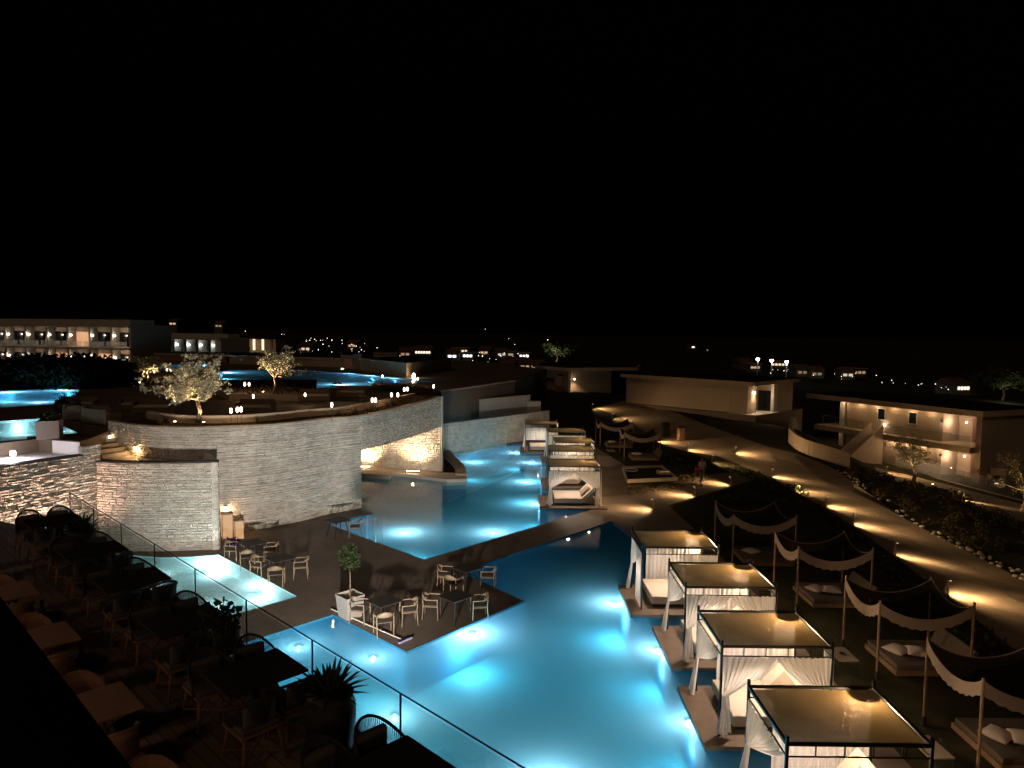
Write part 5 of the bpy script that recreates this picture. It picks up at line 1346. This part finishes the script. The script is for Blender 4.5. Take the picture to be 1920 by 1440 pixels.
ZW = 4.45; n3 = P(1196,689,ZW); fr3 = P(1004,685,ZW)
f3 = Fr(P(1196,689,ZW), P(1062,690,ZW), 1.4)
v3 = thing('single_storey_villa', 'farther low villa with one bright wall lamp and dark glass at its right end', 'villa', (n3.x,n3.y,1.4))
a3 = P(1062,690,ZW); b3 = P(1003,685,ZW)
MB().prism([(n3.x,n3.y),(a3.x,a3.y),(b3.x,b3.y),(b3.x+1,b3.y+9),(n3.x+2,n3.y+9)], ZW-.4, ZW).build('roof', M_villa, v3, world=True)
MB().prism([(n3.x-.3,n3.y+.4),(a3.x+.2,a3.y+.4),(b3.x+.3,b3.y+.4),(b3.x+1.2,b3.y+8.6),(n3.x+1.7,n3.y+8.6)], ZW+.003, ZW+.03).build('roof_covering', M_black, v3, world=True)
w1 = PD(1146,715,n3.y+1.6); w2 = PD(1070,715,a3.y+1.5); w4 = PD(1025,715,b3.y+1.2)
MB().prism([(w1.x,w1.y),(w2.x,w2.y),(w4.x,w4.y),(w4.x+.5,w4.y+6),(w1.x,w1.y+6)], -.5, ZW-.403).build('wall', M_villa, v3, world=True)
MB().prism([(w1.x+.02,w1.y+.3),(n3.x-.3,n3.y+1.9),(n3.x,n3.y+7),(w1.x+.02,w1.y+6)], -.5, ZW-.403).build('glass_wall', M_glassdark, v3, world=True)
w5 = PD(1067,715,a3.y+1.35); MB().box(w5.x-.25, w5.x+.05, w5.y-1.6, w5.y, -.5, ZW-.403).build('side_pier', M_villa, v3, world=True)
q = PD(1077,711,a3.y+1.0); MB().ball(q, .10, 8).build('wall_lamp', emis('porch_lamp', (1,.80,.55), 25), v3, world=True); spot(q+Vector((.1,-.15,0)), q+Vector((.1,.1,-2)), (1,.70,.42), 260, 120, .8, .06)
q = PD(1053,737,a3.y+1.1); MB().box(q.x-.7,q.x+.1,q.y-.06,q.y,q.z-.1,q.z+2.3).build('door', M_door, v3, world=True)
# plinth wall and white board before the long villa
padb = MB(); f2.box(padb, -.7, f2.L+1, -9.5, .35, -2.5, 1.44); tag(padb.build('plinth', mat('dark_plinth', (.12,.09,.065), .9, noise=.15, scale=1)), 'dark plinth under the long single storey villa', 'plinth')
pw = [PG(*q) for q in [(1232,759),(1300,776),(1395,797),(1445,797)]]

q = PG(1222,760); t = thing('white_board', 'white board leaning upright against the left end of the long villa', 'board', (q.x,q.y+.5,q.z), .1); 
b = MB(); b.add([(-.45,-.3,0),(.45,-.3,0),(.55,.1,2.1),(-.35,.1,2.1),(-.45,-.25,0),(.45,-.25,0),(.55,.15,2.1),(-.35,.15,2.1)], [(0,1,2,3),(7,6,5,4),(0,4,5,1),(1,5,6,2),(2,6,7,3),(3,7,4,0)]); b.build('board', mat('white_board', (.6,.52,.44), .7), t)
q = PG(1202,758); t = thing('air_conditioner', 'white outdoor air conditioner with two fans left of the leaning board', 'air conditioner', (q.x,q.y+.4,q.z), .1)
MB().box(-.45,.45,-.18,.18,.05,1.4).build('casing', M_plaster2, t)
for z_ in (.42,1.03): MB().box(-.26,.26,-.2,-.182,z_-.26,z_+.26).build('fan', M_black, t)

# lights that reach the villa fronts from the garden

# ---------------------------------------------------------------- hotel wings at the back left
hw = thing('hotel_wing', 'two storey hotel wing with stone partitions and wall lamps at the left photo edge', 'hotel', PD(240,690,106))
fA = PD(243,612,104); fB = PD(-60,608,112)
fh = Fr(fA, fB, 3.0); zt1 = PD(243,613,104).z; zt0 = PD(0,603,108).z
zfl1 = PD(243,652.5,104).z; zgr = PD(243,688,104).z; ztop_ = PD(243,614,104).z
M_hst = mat('wing_stone', (.24,.22,.19), .9, noise=.2, scale=3, bump=.6, bscale=8)
L = fh.L
one(fh,'roof_slab',M_plaster2,hw, 0,L,-8,.3, ztop_,ztop_+.35)
one(fh,'parapet',M_plaster2,hw, 1.0,L,-6,-1.2, ztop_+.353,ztop_+1.15)
one(fh,'floor_slab',M_plaster2,hw, -.3,L,-8,.6, zfl1-.3,zfl1)
one(fh,'back_wall',M_plaster,hw, 0,L,-8,-2.2, zgr-2,ztop_-.003)
one(fh,'end_wall',M_plaster2,hw, -.35,-.003,-8,.2, zgr-2,ztop_-.003)
nb = int(L/4.1)
for k in range(nb):
    for z0, z1 in ((zfl1+.003, ztop_-.003),(zgr-.5, zfl1-.303)):
        one(fh,'partition',M_hst,hw, 4.05*(k+1)-.15,4.05*(k+1)+.15,-2.197,-.75, z0,z1)
        zz = z1 - 1.25
        lit_ = (k == 0) or (k == 3 and z0 > zfl1) or (k in (1,2,3) and z0 < zfl1)
        w_ = one(fh,'window',M_glassdark if not (k in (2,) and z0 > zfl1) and not (z0 < zfl1 and k in (1,3)) else emis('curtained_room', (1,.50,.25), .7),hw, 4.05*k+.2,4.05*k+3.85,-2.197,-2.15, z0+.05,z1-.75)
        if k == 0: one(fh,'curtain',emis('lit_curtain', (1,.55,.30), .9),hw, .55,1.35,-2.148,-2.10, z0+.05,z1-.45)
        q = fh.p(4.05*(k+1)-.30, -1.1, zz)
        MB().ball(q, .13, 6).build('wall_lamp', emis('wing_lamp', (1,.84,.66), 14), hw, world=True)
        point(fh.p(4.05*(k+1)-.36,-1.0,zz), (1,.84,.68), 60, .06)
        if z0 > zfl1: point(fh.p(4.05*(k+1)+.5,-.5,z0+1.0), (1,.84,.70), 12, .08)
    one(fh,'balustrade',M_frost,hw, 4.05*k+.1,4.05*k+3.8,.5,.52, zfl1,zfl1+.9)
for z_ in (ztop_-.7, zfl1-1.0): point(fh.p(.9,-.7,z_), (1,.80,.58), 70, .1)
fC = PD(414,636,128); fD = PD(268,643,140)
h2 = thing('low_hotel_wing', 'long one storey hotel wing with six bright wall lamps', 'hotel', (fC.x,fC.y,4.0)); fl = Fr(fC, fD, 4)
zz1 = PD(414,638,128).z; zz0 = PD(414,664,128).z
one(fl,'roof_slab',M_plaster2,h2, -.3,fl.L,-6,.4, zz1,zz1+.4); one(fl,'parapet',M_plaster2,h2, 1.2,fl.L+3,-5,-2.4, zz1+.403,zz1+1.1); one(fl,'back_wall',M_glassdark,h2, 0,fl.L,-6,-1.8, zz0-3,zz1-.003); one(fl,'end_wall',M_plaster2,h2, -.3,1.4,-6,-.003+.2, zz0-3,zz1-.003)
for k in range(6):
    tt = 2.6 + k*(fl.L-3.6)/5.6
    one(fl,'partition',M_hst,h2, tt-.12,tt+.12,-1.797,.1, zz0-2,zz1-.003); q = fl.p(tt-.35,-.2,zz1-1.0)
    MB().ball(q, .16, 6).build('wall_lamp', emis('wing_lamp_cool', (.92,.97,.95), 16), h2, world=True); point(fl.p(tt-.4,.25,zz1-1.0), (.90,1,.94), 60, .1)
# plain blocks around the garden upper pool
def block(name, label, pxs, dists, z1, z0, m, cat='building', parapet=True):
    pts = [PD(px, 690, d) for px, d in zip(pxs, dists)]
    t = thing(name, label, cat, (pts[0].x, pts[0].y, z0)); poly = [(p.x,p.y) for p in pts]
    MB().prism(poly, z0, z1).build('wall', m, t, world=True)
    cx = sum(p[0] for p in poly)/len(poly); cy2 = sum(p[1] for p in poly)/len(poly)
    rf = [(cx+(p[0]-cx)*1.03, cy2+(p[1]-cy2)*1.03) for p in poly]
    MB().prism(rf, z1+.003, z1+.28).build('roof', M_villa, t, world=True)
    MB().prism([(cx+(p[0]-cx)*.99, cy2+(p[1]-cy2)*.99) for p in poly], z1+.283, z1+.3).build('roof_covering', M_black, t, world=True)
    return t
zv5 = PD(762,684,74).z; 
block('pool_bar_building','low rendered building beside the pointed end of the garden upper pool',[676,762,846,800],[84,72,86,96],zv5,2.0,M_villa)
zv4 = PD(600,672,95).z
block('spa_building','long low rendered building behind the garden upper pool',[430,560,640,664,650,430],[96,92,90,96,104,108],zv4,2.0,M_villa)
b5 = block('entrance_building','small block with a red brown door and stone pier behind the pool',[640,672,700,700,640],[90,88,92,102,102],PD(660,671,88).z,2.0,M_villa)
q = PD(655,690,88.2); MB().box(q.x-.6,q.x+.5,q.y-.2,q.y+.1,q.z-1.0,q.z+1.2).build('door', M_door, b5, world=True)
q = PD(672,688,86.5); MB().box(q.x-.5,q.x+.5,q.y-.4,q.y+.4,q.z-3,q.z+1.6).build('stone_pier', M_hst, b5, world=True); spot((q.x,q.y-1.2,q.z-.6),(q.x,q.y,q.z+.6),(1,.85,.65),160,90,.7,.1)
q = PD(642,694,86.6); MB().ball(q,.22,8).build('wall_lamp', emis('porch_lamp', (1,.80,.55), 25), b5, world=True); point(q+Vector((0,-.7,.1)), (1,.68,.40), 90, .1)
block('rear_block','flat roofed block with a row of short chimneys behind the pool buildings',[684,744,744,684],[118,118,128,128],PD(710,664,118).z,0,M_villa)
block('garden_block','brown rendered block with a square stone pier behind the distant pool',[292,425,446,446,292],[104,100,104,112,112],PD(430,669,100).z,2.0,mat('brown_render', (.26,.13,.09), .9, noise=.1, scale=1))
q = PD(644+0,689,86); 
t = thing('pool_wall_lamp', 'glowing lamp on the wall of the building beside the pool tip', 'wall lamp', PD(765,703,73)+Vector((.8,-1.5,0))); MB().ball((0,0,0),.16,8,(1,1,1.7)).build('lens', emis('porch_lamp', (1,.80,.55), 25), t); l_ = t.location; point((l_.x, l_.y-.5, l_.z), (1,.72,.44), 70, .1)
# columned house on the hill
hq = PD(458,650,210); t = thing('columned_house', 'far house with lit white columns on its porch', 'house', (hq.x,hq.y,hq.z-4))
hx0, hx1 = PD(458,650,210).x, PD(510,650,210).x; z0 = PD(484,650,210).z; z1 = PD(484,636,210).z
MB().box(hx0-3,hx1+.5,212,222,z0-6,z1).build('wall', M_villa, t, world=True); MB().box(hx0-4,hx1+1,208.5,223,z1,z1+.5).build('roof', M_black, t, world=True)
for k in range(4):
    xx = hx0 + .3 + k*2.6; MB().box(xx,xx+.5,209,209.6,z0-1,z1).build('column', emis('lit_column', (1,.72,.45), 1.6) if k < 3 else M_plaster2, t, world=True)  # columns glow themselves: porch light put in as emission
point((hx0+2,208,z0+.5), (1,.7,.4), 150, .2)
# ---------------------------------------------------------------- town lights: houses and street lamps
M_townwall = mat('town_wall', (.14,.12,.10), .9, noise=.15, scale=.3)
def house(label, px, py, w_px, h_px, win, st, nwin=2, dist=None, lit=True, roof='flat'):
    p = PD(px, py, dist) if dist else PG(px, py)
    d = p.y; s = d/F; W = max(5, w_px*s); H = max(3.0, h_px*s)
    t = thing('town_house', label, 'house', (p.x, p.y, p.z), random.uniform(-.25,.25), 'houses of the town beyond')
    MB().box(-W/2,W/2,0,8,-8,H).build('wall', M_townwall, t)
    if roof == 'flat': MB().box(-W/2-.3,W/2+.3,-.3,8.3,H,H+.3).build('roof', M_villa, t)
    else: MB().add([(-W/2-.4,-.4,H),(W/2+.4,-.4,H),(W/2+.4,8.4,H),(-W/2-.4,8.4,H),(-W/2-.4,4,H+1.6),(W/2+.4,4,H+1.6)], [(0,1,5,4),(2,3,4,5),(0,4,3),(1,2,5),(3,2,1,0)]).build('roof', mat('tile_roof', (.15,.07,.05), .9), t)
    ww = W/(nwin+.6)
    for k in range(nwin):
        x0 = -W/2 + ww*(k+.4); MB().box(x0,x0+ww*.7,-.12,-.02,H*.42,H*.72).build('window', emis('town_window_%d_%d' % (int(win[2]*100), int(st*10)), win, st), t)
    return t
W1c, W2c, W3c = (1,.80,.58), (.92,.90,1.0), (1,.62,.34)
HS = [(848,676,22,5,W2c,2.5,2,'long house with white windows at the left of the town'),(877,675,16,5,W2c,3.0,3,'house with a bright white window band in the town'),(862,665,34,3,W1c,1.2,5,'wide building with a thin bright line of windows on top'),
      (908,668,12,4,W3c,.7,2,'small warm house left of the white block'),(941,672,20,9,W1c,.6,2,'pale cube house with two dark openings'),(958,672,12,11,W1c,.35,1,'tall narrow house in the town centre'),(983,675,22,13,W2c,2.2,3,'bright violet white house, brightest of the town'),
      (969,693,10,12,W3c,.55,2,'tan house with two lit columns below the town centre'),(985,697,10,14,W3c,.55,2,'second tan house below the violet white one'),(950,698,26,6,W3c,.35,4,'long low tan house below the town centre'),(1005,700,14,9,W3c,.35,2,'tan house at the lower right of the town'),
      (793,668,32,5,W1c,2.0,6,'building with a long bright window row left of the town'),(1300,655,12,7,W1c,2.8,1,'lone bright house on the dark right slope'),(1400,692,14,6,W3c,1.0,2,'small house below the three tall floodlights'),(1416,697,20,5,W3c,.5,3,'long warm house below the floodlights'),(1462,691,34,5,W1c,1.0,5,'white lit terrace below the floodlights'),
      (1505,707,22,8,W3c,.25,2,'dim house right of the floodlights, left one'),(1532,710,16,8,W3c,.22,2,'dim house right of the floodlights, right one'),(1612,707,30,8,W3c,.4,3,'dim warm house behind the two storey villa'),(1806,739,32,4,W1c,2.0,4,'row of lit windows right behind the two storey villa roof'),
      (1590,712,12,5,W1c,.7,2,'small house left of the dim warm house'),(324,613,10,4,W3c,.8,2,'small warm house high on the left hill'),(410,617,10,4,W3c,.3,2,'dim house on the left hill'),(660,655,14,5,W3c,.5,2,'small house left of the pool buildings'),(573,662,16,4,W1c,.8,2,'house by a lit lane on the left'),(760,672,10,4,W3c,.4,2,'small house right of the rear block')]
for px, py, a_, b_, c_, st, nw, lb in HS:
    house(lb, px, py, a_, b_, c_, st, nw, roof='flat' if nw % 2 else 'gable')
lampp = None
LP = [(282,611),(287,610),(286,614),(460,621),(528,627),(533,627),(575,637),(583,634),(590,636),(601,638),(605,638),(591,643),(622,638),(641,638),(642,644),(623,637),(622,660),(668,649),(675,651),(660,654),(678,656),(683,659),(660,658),(707,652),(750,667),(578,658),
      (890,679),(901,679),(915,679),(930,674),(943,676),(886,676),(904,684),(909,689),(929,684),(1027,637),(1023,654),(1026,646),(1327,657),(1675,718),(1672,713),(1654,718),(1722,722),(1727,720),(1754,720),(1774,726),(1778,730),(1913,803),(1900,690+10),(1449,693),(1470,695),(1475,696),(855,661),(899,661),(940,668),(910,617),(954,635),(965,646),(1604,700),(1643,704)]
rl2 = random.Random(99)
for _ in range(26): LP.append((rl2.uniform(840,1000), rl2.uniform(661,688)))
for _ in range(12): LP.append((rl2.uniform(566,720), rl2.uniform(634,662)))
for _ in range(14): a_ = rl2.uniform(1390,1860); LP.append((a_, 690 + (a_-1390)*.085 + rl2.uniform(-5,7)))
OD = 'first second third fourth fifth sixth seventh eighth ninth tenth eleventh twelfth thirteenth fourteenth fifteenth sixteenth seventeenth eighteenth nineteenth twentieth twenty-first twenty-second twenty-third twenty-fourth twenty-fifth twenty-sixth twenty-seventh twenty-eighth twenty-ninth thirtieth thirty-first thirty-second thirty-third thirty-fourth thirty-fifth thirty-sixth thirty-seventh thirty-eighth thirty-ninth fortieth forty-first forty-second forty-third forty-fourth forty-fifth'.split()
def clus(px): return ['on the high left hill','beside the columned house','in the light cluster behind the garden upper pool','of the town centre','above the lit far trees','on the dark right slope'][(px > 400) + (px > 560) + (px > 800) + (px > 1010) + (px > 1300)]
LP.sort(); cnt = {}
for k, (px, py) in enumerate(LP):
    p = PG(px, py, 3.0) if py < 800 else PD(px, py, 90)
    if p.y > 400: p = PD(px, py, 420)
    else: p = Vector(PD(px, py, p.y))
    sz = p.y/F*(.75 if k % 3 else 1.15)
    cl_ = clus(px); cnt[cl_] = cnt.get(cl_, -1) + 1; lb = OD[cnt[cl_]] + ' street lamp from the left ' + cl_
    t = thing('street_lamp', lb, 'street lamp', p, 0, 'street lamps of the town beyond')
    MB().tube([(0,0,-3.2),(0,0,-.1)], .06, 5).build('pole', M_black, t)
    MB().ball((0,0,0), sz*.5, 6).build('lamp_head', emis('town_lamp_%d' % (k%3), [(1,.86,.66),(1,.95,.9),(1,.70,.42)][k%3], [5,6,4][k%3]), t)
for px, py, lb in [(1421,673.5,'left of three tall floodlights on the dark slope'),(1447,676,'middle of three tall floodlights on the dark slope'),(1475,678.5,'right of three tall floodlights on the dark slope')]:
    p = PD(px, py, 230)
    t = thing('floodlight_mast', lb, 'floodlight', p, 0, 'tall floodlights on the slope')
    MB().tube([(0,0,-8),(0,0,-.1)], .10, 5).build('pole', M_steel, t); MB().box(-.45,.45,-.15,.15,-.3,.3).build('lamp_head', emis('floodlight', (.95,1,.97), 30), t)
    point((p.x, p.y-.6, p.z-.5), (.9,1,.95), 900, .3)
# lit trees far away
for px, py, e, H_, lb in [(1044,672,700,6,'group of trees lit green white behind the town'),(1880,742,180,7,'big dark tree behind the villa roof at the right edge')]:
    p = PD(px, py, 150 if px > 1500 else 210); z_ = p.z
    olive('far_tree', lb, (p.x,p.y,z_-1), H_, 1.6, px, 1500, lsz=.7, trunk=.25, leafm=fabric('far_leaf_%d' % px, (.10,.13,.05), 0, .3))
    point((p.x-2, p.y-5, z_+1), (1,.93,.75), e, .3)
# ---------------------------------------------------------------- planting bed between the paths
bed = [(p.x,p.y) for p in [PG(*q) for q in [(1575,884),(1640,882),(1740,918),(1870,962),(1990,1000),(1990,1120),(1925,1088),(1830,1040),(1700,972),(1600,902)]]]
rr = random.Random(15); n = 0; sh = []
while n < 150:
    u_ = rr.uniform(min(p[0] for p in bed), max(p[0] for p in bed)); v_ = rr.uniform(min(p[1] for p in bed), max(p[1] for p in bed))
    if inside(u_, v_, bed): sh.append((u_, v_, G(u_, v_))); n += 1
b = MB()
for (x_, y_, z_) in sh:
    r_ = rr.uniform(.25,.5); leaves_ball(b, (x_,y_,z_+r_*.5), r_, 60, .16, rr, (1,1,.75), .35)
tag(b.build('shrub_planting', M_shrub), 'dark mass of low shrubs between the two sandy paths', 'shrubs', kind='stuff')
b = MB()
edge = [PG(*q) for q in [(1575,886),(1600,903),(1700,974),(1830,1042),(1925,1090)]]
for i in range(90):
    k = rr.uniform(0, len(edge)-1.001); a = edge[int(k)].lerp(edge[int(k)+1], k % 1); r_ = rr.uniform(.06,.16)
    b.ball((a.x+rr.uniform(-.2,.5), a.y+rr.uniform(0,.5), a.z+r_*.3), r_, 5, (1,rr.uniform(.7,1.2),.6))
tag(b.build('edging_stones', mat('edging_stone', (.22,.18,.14), .9)), 'rough stones edging the planting bed along the sandy path', 'stones', kind='stuff')
# dark mounds of planting left of the sandy path
b = MB()
for (px, py) in [(1395,872),(1420,880),(1460,905),(1500,932),(1530,940),(1560,965),(1590,985),(1610,1000),(1650,1030),(1700,1065),(1740,1100),(1790,1135),(1840,1180),(1500,905),(1380,925),(1430,925),(1330,870),(1290,856),(1260,848),(1180,800),(1210,815)]:
    p = PG(px, py + 14); leaves_ball(b, (p.x-.8,p.y-.8,p.z+.1), .75, 160, .2, rr, (1.3,1.1,.55), .3)
tag(b.build('low_planting', M_leafd), 'dark low planting between the lawn and the sandy path', 'planting', kind='stuff')
# grass on the brown patch
b = MB(); pts = []
gp = [(p.x,p.y) for p in [PG(*q) for q in [(1170,905),(1255,900),(1310,885),(1340,900),(1270,918),(1180,932)]]]
while len(pts) < 420:
    u_ = rr.uniform(min(p[0] for p in gp), max(p[0] for p in gp)); v_ = rr.uniform(min(p[1] for p in gp), max(p[1] for p in gp))
    if inside(u_, v_, gp): pts.append((u_, v_, G(u_, v_)))
tufts(b, pts, .16, .03, rr, 9); tag(b.build('dry_grass', M_grass), 'dry brown grass beside the framed sandpit', 'grass', kind='stuff')
# air: town floodlit terrace glow lamp and general spill from the hotel front
for k, (x_, y_, z_, e_) in enumerate([(2.0,-1.5,6.4,75),(6.5,-1.5,6.4,60)]):
    t = thing('facade_lamp', ['warm facade lamp','second warm facade lamp'][k] + ' of the hotel front behind the viewer', 'wall lamp', (x_, y_, z_))
    MB().lathe([(.08,-.04),(.09,.04)], 12).build('lamp_body', emis('facade_lens', (1,.75,.5), 3), t)
    point((x_, y_+.3, z_), (1,.62,.38), e_, .2)
